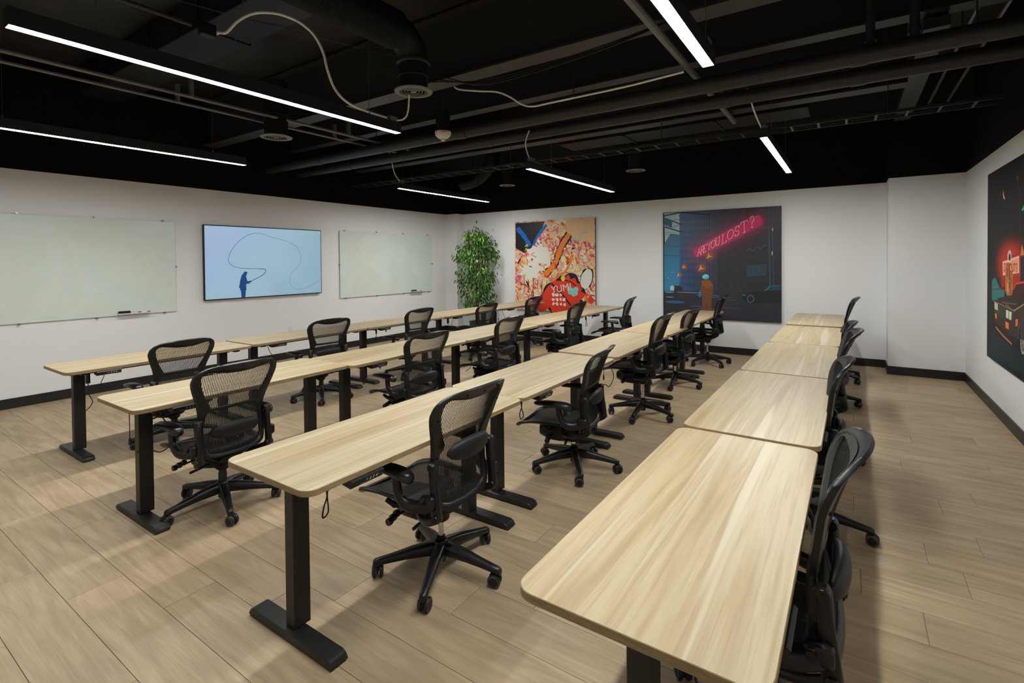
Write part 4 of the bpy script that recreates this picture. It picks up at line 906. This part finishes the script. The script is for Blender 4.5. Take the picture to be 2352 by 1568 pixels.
# ---------------------------------------------------------------- big pictures
def flat(name, col, rough=0.45): return mat(name, col, rough, spec=0.3)
def circ(cx, cz, r, n=28, a0=0, a1=360, e=1.0): return [(cx + r * cos(RAD(a0 + (a1 - a0) * k / n)), cz + e * r * sin(RAD(a0 + (a1 - a0) * k / n))) for k in range(n + (0 if a1 - a0 == 360 else 1))]
class Print:
    """flat print built as stacked thin ink layers on a panel"""
    def __init__(s, to3): s.mb = MB(); s.k = 0; s.to3 = to3
    def poly(s, pts, m):
        s.k += 1; ngon(s.mb, [s.to3(p, s.k) for p in pts], m)
    def line(s, pts, w, m):
        s.k += 1; k = s.k; ribbon(s.mb, pts, w, m, lambda p: s.to3(p, k))
LAY = 0.000025
# --- left painting: generic abstract graffiti canvas
x0, x1, z0, z1 = -5.948, -4.092, .560, 2.428
P = thing('wall_art_canvas', 'square abstract canvas of red, orange and pink paint splashes with black and blue shapes', 'painting', (-5.02, YB - .02, (z0 + z1) / 2))
MB().box2((x0, YB - .042, z0), (x1, YB - .002, z1), flat('dark_canvas_edge', (.05, .035, .025))).build('stretched_canvas', P, world=True)
def splash(name, base, cols, seed):
    m = mat(name, base, .5, spec=.3); t = NT(m); c = None
    for i, (col, sc, th, rot, st) in enumerate(cols):
        v = t.coords((1, 1, 1), which='Object', rot=(0, rot, 0))
        mp = t.n('ShaderNodeMapping'); mp.inputs['Scale'].default_value = (sc * st, sc, sc); mp.inputs['Location'].default_value = (seed + i * 7.3, i * 3.1, i * 5.7); t.l(v, mp.inputs[0])
        f_ = t.noise(mp.outputs[0], 1.0, 4, .6, 1.6)
        k = t.ramp(f_, [(th, (0, 0, 0)), (th + .03, (1, 1, 1))])
        c = t.mix(k, c if c is not None else base, col)
    t.l(c, t.b.inputs['Base Color']); return m
SPL = splash('graffiti_splashes', (.72, .50, .27), [((.82, .66, .32), 3.0, .52, .3, 1), ((.74, .34, .30), 3.2, .54, .9, 2.0), ((.64, .05, .03), 3.6, .55, .7, 2.2), ((.62, .10, .22), 4.0, .58, -.5, 1.8), ((.82, .76, .68), 4.6, .57, 1.0, 2.2), ((.26, .02, .03), 5.5, .62, .5, 1.7), ((.78, .27, .04), 5.0, .60, -.8, 1.8), ((.03, .025, .03), 6.5, .67, .4, 1.8)], 3)
a = Print(lambda p, k: (p[0], YB - .0424 - k * LAY, p[1]))
def uv(pts): return [(x0 + u * (x1 - x0), z0 + v * (z1 - z0)) for u, v in pts]
ink = flat('black_paint', (.012, .012, .014)); blu = flat('blue_paint', (.01, .13, .48)); crm = flat('cream_paint', (.74, .72, .64)); org = flat('orange_paint', (.80, .22, .02)); redp = flat('red_paint', (.70, .045, .02)); pea = flat('peach_paint', (.72, .47, .24)); tea = flat('teal_paint', (.25, .55, .50)); yel = flat('yellow_paint', (.75, .62, .05))
a.poly(uv([(0, 0), (1, 0), (1, 1), (0, 1)]), SPL)
a.poly(uv([(.68, .78), (.99, .74), (.99, .995), (.66, .995)]), pea)
a.line(uv([(.72, .80), (.82, .76), (.86, .85), (.93, .84)]), .03, tea)
# loose paint patches and brush strokes in the canvas's colours
rq = random.Random(11)
def patch(u, v, ru, rv, m, n=26, j=.22, rot=0):
    pts = []
    for k in range(n):
        t_ = 2 * pi * k / n; r_ = 1 + rq.uniform(-j, j) * .8; px_, py_ = ru * r_ * cos(t_), rv * r_ * sin(t_)
        pts.append((u + px_ * cos(rot) - py_ * sin(rot), v + px_ * sin(rot) + py_ * cos(rot)))
    c_ = [(q.x, q.y) for q in spline([(u_, v_, 0) for u_, v_ in pts + pts[:1]], 4)][:-1]
    a.poly(uv(c_), m)
def stroke(pts, w, m):
    P_ = [(q.x, q.y) for q in spline([(u, v, 0) for u, v in uv(pts)], 8)]
    a.line(P_, [w * (.75 + .4 * rq.random()) for _ in P_], m)
a.poly(uv([(.01, .70), (.01, .985), (.40, .99), (.34, .86), (.22, .70), (.13, .64)]), ink)
stroke([(.03, .93), (.12, .84), (.20, .72)], .11, blu); stroke([(.24, .70), (.30, .82), (.42, .95)], .07, blu)
patch(.22, .45, .13, .10, crm, 30, .35, .4); patch(.34, .62, .16, .11, crm, 30, .30, -.5)
for k in range(6): stroke([(.12 + .06 * k, .36 - .02 * (k % 2)), (.13 + .055 * k, .24 - .05 * (k % 3))], .014, ink)
stroke([(.40, .40), (.52, .52), (.60, .70), (.70, .84)], .16, ink); stroke([(.40, .40), (.52, .52), (.60, .70), (.70, .84)], .11, org)
stroke([(.50, .34), (.66, .45), (.74, .62)], .06, org)
patch(.62, .18, .27, .20, ink, 34, .16, .5); patch(.62, .18, .255, .185, redp, 34, .16, .5)
patch(.33, .07, .12, .07, redp, 24, .2)
stroke([(.48, .30), (.60, .20), (.72, .06)], .035, ink); stroke([(.55, .34), (.70, .33), (.80, .26)], .022, ink)
patch(.74, .22, .06, .05, tea, 12, .5); patch(.62, .36, .025, .03, yel, 14, .1)
patch(.90, .36, .075, .12, ink, 22, .1, -.3); patch(.90, .36, .063, .108, crm, 22, .1, -.3)
stroke([(.87, .02), (.90, .18)], .07, org)
for k in range(11): patch(.50 + .045 * (k % 4), .08 + .05 * (k // 4), .018, .016, crm, 7, .5)
for k in range(60):
    u, v = rq.uniform(.03, .95), rq.uniform(.03, .80)
    if .38 < u < .85 and v < .36: continue
    stroke([(u, v), (u + rq.uniform(-.05, .06), v + rq.uniform(-.06, .06)), (u + rq.uniform(-.02, .04), v + rq.uniform(-.08, .03))], rq.uniform(.008, .03), rq.choice([redp, redp, crm, yel, ink, tea, org, flat('pink_paint', (.70, .16, .30))]))
a.mb.build('painted_image', P, world=True, smooth=0)
def art_text(s, size, loc, par, m, rot=(90, 0, 0), name='painted_lettering', sx=1):
    o = inst(name, text_mesh(s, size, m, name, 0.0001), par, Vector(loc) - par.location); o.rotation_euler = tuple(RAD(v) for v in rot); o.scale.x = sx; return o
art_text('YUM!', .20, (x0 + .60 * 1.856, YB - .0428 - a.k * LAY, z0 + .25 * 1.868), P, crm, (90, -10, 0))
# --- middle picture: night street under a neon sign
P = thing('wall_art_neon_street', 'square dark street print with a pink neon question and a figure in an orange suit', 'picture', (-1.84, YB - .02, 1.5))
MB().box2((-2.777, YB - .040, .572), (-.904, YB - .002, 2.434), flat('black_print_edge', (.01, .01, .012))).build('print_panel', P, world=True)
OX, OZ = -1.84, 1.5
def night(name, col, blue=0.0, glowk=1.0):
    m = mat(name, col, .38, spec=.35); t = NT(m); co = t.coords(); sx = t.n('ShaderNodeSeparateXYZ'); t.l(co, sx.inputs[0])
    xx, zz = sx.outputs[0], sx.outputs[2]; c = None
    if blue:
        b = t.math('POWER', t.math('SUBTRACT', 1.0, t.math('MINIMUM', t.math('MAXIMUM', t.math('MULTIPLY', t.math('ADD', xx, .70), 1 / .75), 0.0), 1.0)), 1.6)
        c = t.mix(t.math('MULTIPLY', b, blue), col, (.025, .11, .25))
    (ax, az), (bx_, bz) = (-2.17 - OX, 1.72 - OZ), (-1.27 - OX, 2.20 - OZ)
    dx, dz = bx_ - ax, bz - az; L2 = dx * dx + dz * dz
    tt = t.math('MINIMUM', t.math('MAXIMUM', t.math('ADD', t.math('MULTIPLY', t.math('SUBTRACT', xx, ax), dx / L2), t.math('MULTIPLY', t.math('SUBTRACT', zz, az), dz / L2)), 0.0), 1.0)
    ex = t.math('SUBTRACT', xx, t.math('MULTIPLY_ADD', tt, dx, ax)); ez = t.math('SUBTRACT', zz, t.math('MULTIPLY_ADD', tt, dz, az))
    d2 = t.math('ADD', t.math('MULTIPLY', ex, ex), t.math('MULTIPLY', ez, ez))
    wd = t.math('MULTIPLY_ADD', tt, .0035, .0065)
    g1 = t.math('EXPONENT', t.math('MULTIPLY', t.math('DIVIDE', t.math('MULTIPLY', d2, d2), t.math('MULTIPLY', wd, wd)), -1.0))
    g2 = t.math('MULTIPLY', t.math('EXPONENT', t.math('MULTIPLY', d2, -1 / .035)), .28)
    g = t.math('MINIMUM', t.math('MULTIPLY', t.math('ADD', g1, g2), glowk), 1.0)
    c = t.mix(g, c if c is not None else col, (.60, .03, .12))
    for k in range(5):
        g_ = P2['glow%d' % k]; lx, lz = g_[1][0] - .003 - OX, g_[1][1] - OZ; sz = (g_[0][1] - g_[1][1]) * 1.1
        ex = t.math('SUBTRACT', xx, lx); ez = t.math('SUBTRACT', zz, lz)
        e_ = t.math('EXPONENT', t.math('MULTIPLY', t.math('ADD', t.math('MULTIPLY', ex, ex), t.math('MULTIPLY', ez, ez)), -1 / (sz * sz)))
        c = t.mix(t.math('MULTIPLY', e_, .8), c, (.45, .13, .05))
    t.l(c, t.b.inputs['Base Color']); return m
a = Print(lambda p, k: (p[0], YB - .0402 - k * LAY, p[1]))
q = P2
a.poly([(-2.776, .573), (-.905, .573), (-.905, 2.433), (-2.776, 2.433)], flat('print_ground', (.02, .02, .025)))
a.poly(q['sky'], flat('print_pale_sky', (.36, .50, .50)))
fb = mat('print_far_building', (.02, .16, .30), .4); t_ = NT(fb); sx = t_.n('ShaderNodeSeparateXYZ'); t_.l(t_.coords(), sx.inputs[0])
t_.l(t_.ramp(t_.math('ADD', sx.outputs[2], .55), [(0, (.03, .22, .42)), (.5, (.02, .20, .36)), (1, (.02, .11, .20))]), t_.b.inputs['Base Color']); a.poly(q['farbld'], fb)
a.poly(q['midbld'], night('print_mid_building', (.040, .038, .062), .95))
rib = night('print_building_ribs', (.060, .066, .11), .6, .8)
for k in range(14): a.line(q['rib%d' % k], .010, rib)
mw = night('print_mid_windows', (.026, .027, .046), .6, .9)
for k in range(13):
    xa, xb = q['rib%d' % k][0][0] + .008, q['rib%d' % (k + 1)][0][0] - .008
    for j in range(11):
        zz_ = 1.12 + j * .115
        a.poly([(xa, zz_), (xb, zz_ + .002), (xb, zz_ + .075), (xa, zz_ + .073)], mw)
a.poly(q['rightbld'], night('print_right_building', (.028, .028, .032), 0, .9))
dk = flat('print_dark_steel', (.012, .016, .022))
for k, w_ in enumerate((.02, .018, .02, .008)): a.line(q['gantry%d' % k], w_, dk)
for k in range(5): a.line(q['cable%d' % k], .005, dk)
a.poly(q['sign'], flat('print_exit_sign', (.01, .13, .17)))
cor = flat('print_cornice', (.075, .065, .12)); wn = flat('print_window', (.025, .055, .075)); wn2 = flat('print_window_dim', (.03, .038, .05))
for k in range(3): a.line([(s_.x, s_.y) for s_ in spline([(u_, v_, 0) for u_, v_ in q['cornice%d' % k]], 5)], .016, cor)
for k in range(16): a.poly(q['win%d' % k], wn if k < 3 else wn2)
for nm in ('win0', 'win1', 'win2'):
    b = q[nm]
    for s_ in (.33, .66): a.line([(b[0][0] + (b[1][0] - b[0][0]) * s_, b[0][1]), (b[3][0] + (b[2][0] - b[3][0]) * s_, b[3][1])], .003, cor)
    a.line(b + [b[0]], .005, flat('print_window_edge', (.04, .11, .14)))
pole = flat('print_pole', (.03, .075, .10)); a.poly(q['pole'], pole); a.poly(q['pole2'], pole)
a.poly(q['street'], flat('print_street', (.032, .032, .042)))
for k, c in enumerate(((.22, .20, .34), (.10, .30, .42), (.20, .13, .24), (.04, .12, .26), (.11, .06, .12), (.12, .07, .14), (.10, .06, .12), (.13, .055, .10), (.09, .05, .10), (.04, .05, .08), (.16, .34, .42))): (lambda s_: a.poly([((s_[0][0] + s_[2][0]) / 2 + (s_[2][0] - s_[0][0]) / 2 * cos(2 * pi * j / 24), (s_[1][1] + s_[3][1]) / 2 + (s_[1][1] - s_[3][1]) / 2 * .62 * sin(2 * pi * j / 24)) for j in range(24)], flat('print_reflection_%d' % k, c)))(q['streak%d' % k])
a.poly(q['carL'], flat('print_far_car', (.03, .03, .05))); a.poly(q['carLw'], flat('print_far_car_pale', (.40, .58, .62)))
a.poly(q['carR'], flat('print_car', (.018, .020, .021))); a.poly(q['glassR'], flat('print_car_glass', (.02, .055, .07)))
tealine = flat('print_teal_line', (.06, .22, .27)); a.line(q['wheel'], .010, tealine); a.line(q['lampR'], .014, tealine); a.line(q['glassR'][:3], .006, tealine); a.line([q['glassR'][0], q['glassR'][1]], .012, tealine)
a.poly(q['suit'], flat('print_suit', (.17, .065, .022)))
su = q['suit']; a.poly([su[0], su[1], su[2], su[3], ((su[3][0] + su[12][0]) / 2, su[3][1] - .04), su[13]], flat('print_suit_shoulders', (.27, .085, .018)))
a.poly(q['helmet'], flat('print_helmet', (.09, .42, .55)))
h = q['helmet']; a.poly(h[10:24], flat('print_helmet_light', (.22, .60, .70)))
gl = flat('print_glove', (.01, .19, .55)); a.poly(q['glove'], gl); a.poly(q['glove2'], flat('print_glove_dim', (.01, .09, .22)))
for k in range(7): a.poly(q['glow%d' % k], flat('print_street_lamp_%d' % k, (.90, .36, .07) if k != 6 else (.4, .6, .7)))
for k in range(2): a.poly(q['spot%d' % k], flat('print_spot_%d' % k, (.75, .42, .15)))
# neon lettering, drawn as tubes
def arc(cx, cy, rx, ry, a0, a1, n=12): return [(cx + rx * cos(RAD(a0 + (a1 - a0) * k / n)), cy + ry * sin(RAD(a0 + (a1 - a0) * k / n))) for k in range(n + 1)]
GL = {'A': [[(0, 0), (.5, 1), (1, 0)], [(.2, .38), (.8, .38)], [(-.12, 0), (.2, 0)], [(.8, 0), (1.12, 0)]],
 'R': [[(.15, 0), (.15, 1)] + [(.15, 1), (.6, 1)] + arc(.6, .75, .27, .25, 80, -80, 8) + [(.6, .5), (.15, .5)], [(.5, .5), (.95, 0), (1.1, 0)], [(0, 0), (.32, 0)]],
 'E': [[(.9, .84), (.9, 1), (.15, 1), (.15, 0), (.9, 0), (.9, .16)], [(.15, .52), (.62, .52)], [(0, 0), (.2, 0)], [(0, 1), (.2, 1)]],
 'Y': [[(0, 1), (.5, .48), (1, 1)], [(.5, .48), (.5, 0)], [(.28, 0), (.72, 0)], [(-.12, 1), (.16, 1)], [(.84, 1), (1.12, 1)]],
 'O': [arc(.5, .5, .5, .5, 0, 360, 24)], 'U': [[(.1, 1), (.1, .3)] + arc(.5, .3, .4, .3, 180, 360, 10) + [(.9, 1)], [(-.06, 1), (.26, 1)], [(.74, 1), (1.06, 1)]],
 'L': [[(.18, 1), (.18, 0), (.95, 0), (.95, .2)], [(0, 1), (.36, 1)], [(0, 0), (.2, 0)]],
 'S': [arc(.5, .74, .4, .26, 20, 270, 12) + arc(.5, .25, .42, .25, 90, -160, 12), [(.88, .70), (.88, .98)], [(.1, .02), (.1, .3)]],
 'T': [[(0, .82), (0, 1), (1, 1), (1, .82)], [(.5, 1), (.5, 0)], [(.28, 0), (.72, 0)]],
 '?': [arc(.5, .74, .42, .26, 170, -60, 14) + [(.5, .42), (.5, .25)], arc(.5, .06, .06, .06, 0, 360, 8)]}
nout = flat('print_neon_rim', (.85, .16, .26)); nin = flat('print_neon_core', (.95, .62, .66))
for ch, bl, br, tl in q['LET']:
    ux, uz = br[0] - bl[0], br[1] - bl[1]; vx, vz = tl[0] - bl[0], tl[1] - bl[1]; hgt = math.hypot(vx, vz)
    for st in GL[ch]:
        pts = [(bl[0] + ux * x + vx * y, bl[1] + uz * x + vz * y) for x, y in st]
        a.line(pts,   .010 + .05 * hgt * .3, nout)
    for st in GL[ch]:
        pts = [(bl[0] + ux * x + vx * y, bl[1] + uz * x + vz * y) for x, y in st]
        a.line(pts, .0045 + .022 * hgt * .3, nin)
a.line([(-1.36, 2.19), (-1.30, 2.27), (-1.22, 2.29)], .02, flat('print_neon_spill', (.55, .10, .25)))
a.mb.build('printed_image', P, world=True, smooth=0)
art_text('EXIT', .055, (-2.715, YB - .0406 - a.k * LAY, 2.195), P, flat('print_sign_letters', (.30, .42, .44)), (90, 8, 0), 'printed_lettering', .8)
# --- right-hand picture: night diner with a parked car
MX0, MX1 = 5.40, 7.266
P = thing('wall_art_night_car', 'dark print of a parked car under a glowing donuts sign, on the right wall', 'picture', (XR - .02, 6.33, 1.5))
MB().box2((XR - .032, MX0, .555), (XR - .002, MX1, 2.455), flat('dark_print_edge', (.008, .008, .008))).build('print_panel', P, world=True)
a = Print(lambda p, k: (XR - .0322 - k * LAY, p[0], p[1])); q = MU
F = lambda n_, c: mat('mural_' + n_, c, .5, spec=.12)
sg = q['sign']; SY = sum(p[0] for p in sg) / 4 - 6.33; SZ = sum(p[1] for p in sg) / 4 - 1.5
def mural_mat(name, col, k=1.0):
    m = mat(name, col, .5, spec=.12); t = NT(m); sx = t.n('ShaderNodeSeparateXYZ'); t.l(t.coords(), sx.inputs[0])
    ey = t.math('MULTIPLY', t.math('SUBTRACT', sx.outputs[1], SY), 1 / .46); ez = t.math('MULTIPLY', t.math('SUBTRACT', sx.outputs[2], SZ + .02), 1 / .20)
    e2 = t.math('ADD', t.math('MULTIPLY', ey, ey), t.math('MULTIPLY', ez, ez))
    g = t.math('MULTIPLY', t.math('EXPONENT', t.math('MULTIPLY', t.math('MULTIPLY', e2, e2), -1.0)), k)
    t.l(t.mix(g, col, (.62, .035, .015)), t.b.inputs['Base Color']); return m
mural_night = mural_mat('print_night', (.006, .006, .0065))
a.poly([(MX0 + .001, .556), (MX1 - .001, .556), (MX1 - .001, 2.454), (MX0 + .001, 2.454)], mural_night)
a.poly(q['ground'] + [(MX0 + .01, .557), (MX1 - .002, .557)], F('ground', (.008, .022, .028)))
a.poly(q['moon'], F('moon', (.75, .45, .25))); a.line(q['post'], .012, F('post', (.10, .025, .015))); a.poly(q['posthead'], F('posthead', (.22, .05, .02)))
a.poly(q['teal'], F('teal_booth', (.02, .20, .17))); a.poly(q['roof'], F('booth_roof', (.20, .03, .10)))
a.poly(q['redwall'], mural_mat('mural_red_wall', (.30, .012, .008), .6)); a.poly(q['sign'], F('sign_frame', (.92, .55, .38))); a.poly(q['signin'], F('sign_face', (.86, .34, .20)))
a.poly(q['building'], F('building', (.02, .015, .015))); a.poly(q['cone'], F('spire', (.62, .24, .03)))
a.poly(q['tealtxt2'], F('teal_light', (.05, .40, .33))); a.line(q['tealtxt1'], .02, F('teal_tube', (.10, .50, .42)))
signk = a.k
a.poly(q['cabin'], F('cabin', (.06, .010, .008))); a.line(q['roofline'], .018, F('roof_red', (.60, .08, .03)))
a.poly(q['body'], F('suit', (.52, .17, .03))); a.poly(q['strap'], F('straps', (.12, .06, .03))); a.poly(q['helmet'], F('helmet', (.62, .55, .50))); a.poly(q['visor'], F('visor', (.05, .03, .03)))
hl_ = q['body']; bw = max(p[0] for p in hl_) - min(p[0] for p in hl_); by_ = min(p[0] for p in hl_); bz_ = min(p[1] for p in hl_); bh_ = max(p[1] for p in hl_) - bz_
for k, (fy0, fz0, fy1, fz1, cc) in enumerate(((.15, .75, .42, .92, (.80, .38, .06)), (.62, .55, .88, .85, (.30, .08, .02)), (.12, .35, .36, .6, (.33, .09, .02)), (.55, .12, .80, .4, (.78, .34, .05)), (.20, .05, .40, .28, (.20, .06, .02)), (.44, .42, .56, .5, (.65, .62, .55)))):
    a.poly([(by_ + bw * fy0, bz_ + bh_ * fz0), (by_ + bw * fy1, bz_ + bh_ * (fz0 + .04)), (by_ + bw * (fy1 - .04), bz_ + bh_ * fz1), (by_ + bw * (fy0 + .05), bz_ + bh_ * (fz1 - .03))], F('suit_fold_%d' % k, cc))
hv = q['helmet']; a.line(hv[2:12], .012, F('helmet_shine', (.85, .80, .76)))
a.poly(q['body2'], F('car_body', (.045, .026, .020))); a.poly(q['hood'], F('car_hood', (.030, .018, .015)))
for k, (i0, i1, fr, cc) in enumerate(((0, 1, .25, (.20, .07, .03)), (1, 2, .5, (.26, .10, .04)))):
    h0, h1 = q['hood'][i0], q['hood'][(3 + i1) % len(q['hood'])]; a.line([(h0[0] + (h1[0] - h0[0]) * fr, h0[1] + (h1[1] - h0[1]) * fr), (h0[0] + (h1[0] - h0[0]) * .8, h0[1] + (h1[1] - h0[1]) * .8)], .012, F('hood_gleam_%d' % k, cc))
a.line(q['rim2'], .014, F('car_chrome', (.40, .26, .15)))
a.poly(q['grille'], F('car_front', (.035, .045, .032))); a.poly(q['grillin'], F('car_grille', (.018, .02, .014)))
for k in range(6):
    g0, g1, g2, g3 = q['grillin']; s_ = (k + .5) / 6
    a.line([(g0[0] + (g3[0] - g0[0]) * s_, g0[1] + (g3[1] - g0[1]) * s_), (g1[0] + (g2[0] - g1[0]) * s_, g1[1] + (g2[1] - g1[1]) * s_)], .004, F('grille_bar_%d' % k, (.09, .13, .08)))
for k in range(4): a.poly(q['head%d' % k], F('headlamp_%d' % k, (.72, .72, .52)))
for k in range(3): a.poly(q['ind%d' % k], F('indicator_%d' % k, (.85, .26 - .05 * k, .04)))
a.poly(q['bumper'], F('bumper', (.02, .014, .012))); a.line(q['bumpline'], .016, F('bumper_glow', (.60, .20, .07))); a.line(q['arch'], .02, F('arch', (.16, .13, .10)))
a.poly(q['wheel'], F('tyre', (.012, .012, .012))); a.line(q['hub'], .02, F('rim', (.45, .44, .38)))
hb = q['hub']; cx_ = sum(p[0] for p in hb) / len(hb); cz_ = sum(p[1] for p in hb) / len(hb)
for k in range(0, 28, 2): a.line([(cx_, cz_), hb[k]], .008, F('spoke_%d' % k, (.36, .35, .30)))
a.poly(q['wheel'][:0] + [(MX0 + .001, .9), (6.0, .9), (6.02, 1.15), (MX0 + .001, 1.2)], F('car_rear', (.05, .035, .03)))
a.mb.build('printed_image', P, world=True, smooth=0)
s0 = q['sign']; yc = (s0[0][0] + s0[1][0]) / 2; zc = (s0[0][1] + s0[3][1]) / 2
# lettering reads towards the viewer's right, i.e. towards -Y on this wall
o = inst('printed_lettering', text_mesh('DONUTS', .115, F('sign_letters', (.40, .012, .008)), 'printed_lettering', .0001), P, (XR - .0322 - (signk + .5) * LAY - XR + .02, yc - 6.33, zc - 1.5 + .01)); o.rotation_euler = (RAD(90), 0, RAD(-90))

# ---------------------------------------------------------------- ficus in the corner
lm = mat('ficus_leaf', (.05, .15, .02), .38, spec=.5); t_ = NT(lm)
oi = t_.n('ShaderNodeObjectInfo'); geo = t_.n('ShaderNodeNewGeometry')
fac = t_.math('FRACT', t_.math('ADD', oi.outputs['Random'], geo.outputs['Random Per Island']))
t_.l(t_.ramp(fac, [(0, (.010, .046, .006)), (.45, (.030, .115, .010)), (.78, (.075, .23, .018)), (1, (.28, .44, .05))]), t_.b.inputs['Base Color'])
bk = paint('ficus_bark', (.16, .11, .07), .8, .4, 40)
PX, PY = -6.68, 8.72
t = thing('potted_ficus', 'tall bushy green ficus standing in the far left corner', 'plant', (PX, PY, 0))
MB().lathe([(.0001, 0), (.13, 0), (.165, .28), (.175, .30), (.16, .30), (.15, .27), (.0001, .27)], mat('dark_pot', (.03, .03, .03), .5), n=28).build('pot', t)
MB().lathe([(.0001, .268), (.152, .268)], mat('soil', (.04, .028, .018), .9), n=20).build('soil', t)
for k, (dx, dy) in enumerate(((.0, .0), (.035, .02), (-.03, .015), (.01, -.035))):
    pts = [(dx + .03 * sin(z * 5 + k * 1.7) * (z - .2), dy + .03 * cos(z * 4 + k * 2.1) * (z - .2), z) for z in [.25 + .2 * i for i in range(9)]]
    MB().tube(pts, [.020 - .0017 * i for i in range(9)], bk, 8).build('trunk', t)
def leaf_geo(L, W):
    return [(0, 0, 0), (L * .35, W * .5, .006), (L * .7, W * .36, .002), (L, 0, -.012), (L * .7, -W * .36, .002), (L * .35, -W * .5, .006), (L * .35, 0, -.002), (L * .7, 0, -.006)], [(0, 6, 1), (1, 6, 7, 2), (2, 7, 3), (0, 5, 6), (5, 4, 7, 6), (4, 3, 7)]
LV, LF = leaf_geo(.085, .036)
mbl = MB(); mbl.add(LV, LF, lm); ME_LEAF = mbl.mesh('leaf', 60)
RT = [(.62, .14), (.72, .28), (.82, .36), (.95, .37), (1.1, .34), (1.25, .40), (1.45, .43), (1.6, .45), (1.75, .40), (1.95, .37), (2.08, .29), (2.18, .17), (2.25, .05)]
rng = random.Random(5); leaves = []
clusters = []
while len(clusters) < 92:
    z = rng.uniform(.72, 2.22); r = lerp_tab(RT, z); a_ = rng.uniform(0, 2 * pi); q_ = math.sqrt(rng.uniform(.15, 1.15)) * r
    clusters.append((Vector((q_ * cos(a_), q_ * sin(a_) * .95, z)), a_, rng.uniform(.07, .13)))
for c, a_, cr_ in clusters:
    for k in range(24):
        p = c + Vector((rng.gauss(0, cr_ * .62), rng.gauss(0, cr_ * .62), rng.gauss(-.02, cr_ * .75)))
        if p.y + PY > YB - .10 or p.x + PX < -7.30: continue
        yaw_ = a_ + rng.gauss(0, .9); pitch_ = RAD(rng.uniform(15, 85)); roll_ = RAD(rng.uniform(-55, 55))
        R_ = Matrix.Rotation(yaw_, 3, 'Z') @ Matrix.Rotation(pitch_, 3, 'Y') @ Matrix.Rotation(roll_, 3, 'X')
        leaves.append((p, R_, rng.uniform(.75, 1.25)))
vd = Vector((PX, PY, 0)).normalized()
leaves.sort(key=lambda l: (l[0].x * vd.x + l[0].y * vd.y))
for p, R_, sc in leaves[:280]:
    o = inst('leaf', ME_LEAF, t, p); o.rotation_euler = R_.to_euler(); o.scale = (sc, sc, sc)
mbl = MB()
for p, R_, sc in leaves[280:]: mbl.add([p + R_ @ (Vector(v) * sc) for v in LV], LF, lm)
o = mbl.build('foliage', t, smooth=60); o['kind'] = 'stuff'
mbl = MB()
for k in range(40):
    p, R_, sc = leaves[rng.randrange(len(leaves))]
    mbl.tube(spline([(0, 0, max(.5, p.z - .35)), (p.x * .5, p.y * .5, p.z - .08), tuple(p)], 4), [.006, .006, .005, .005, .004, .004, .003, .003, .002], bk, 5)
o = mbl.build('twigs', t); o['kind'] = 'stuff'
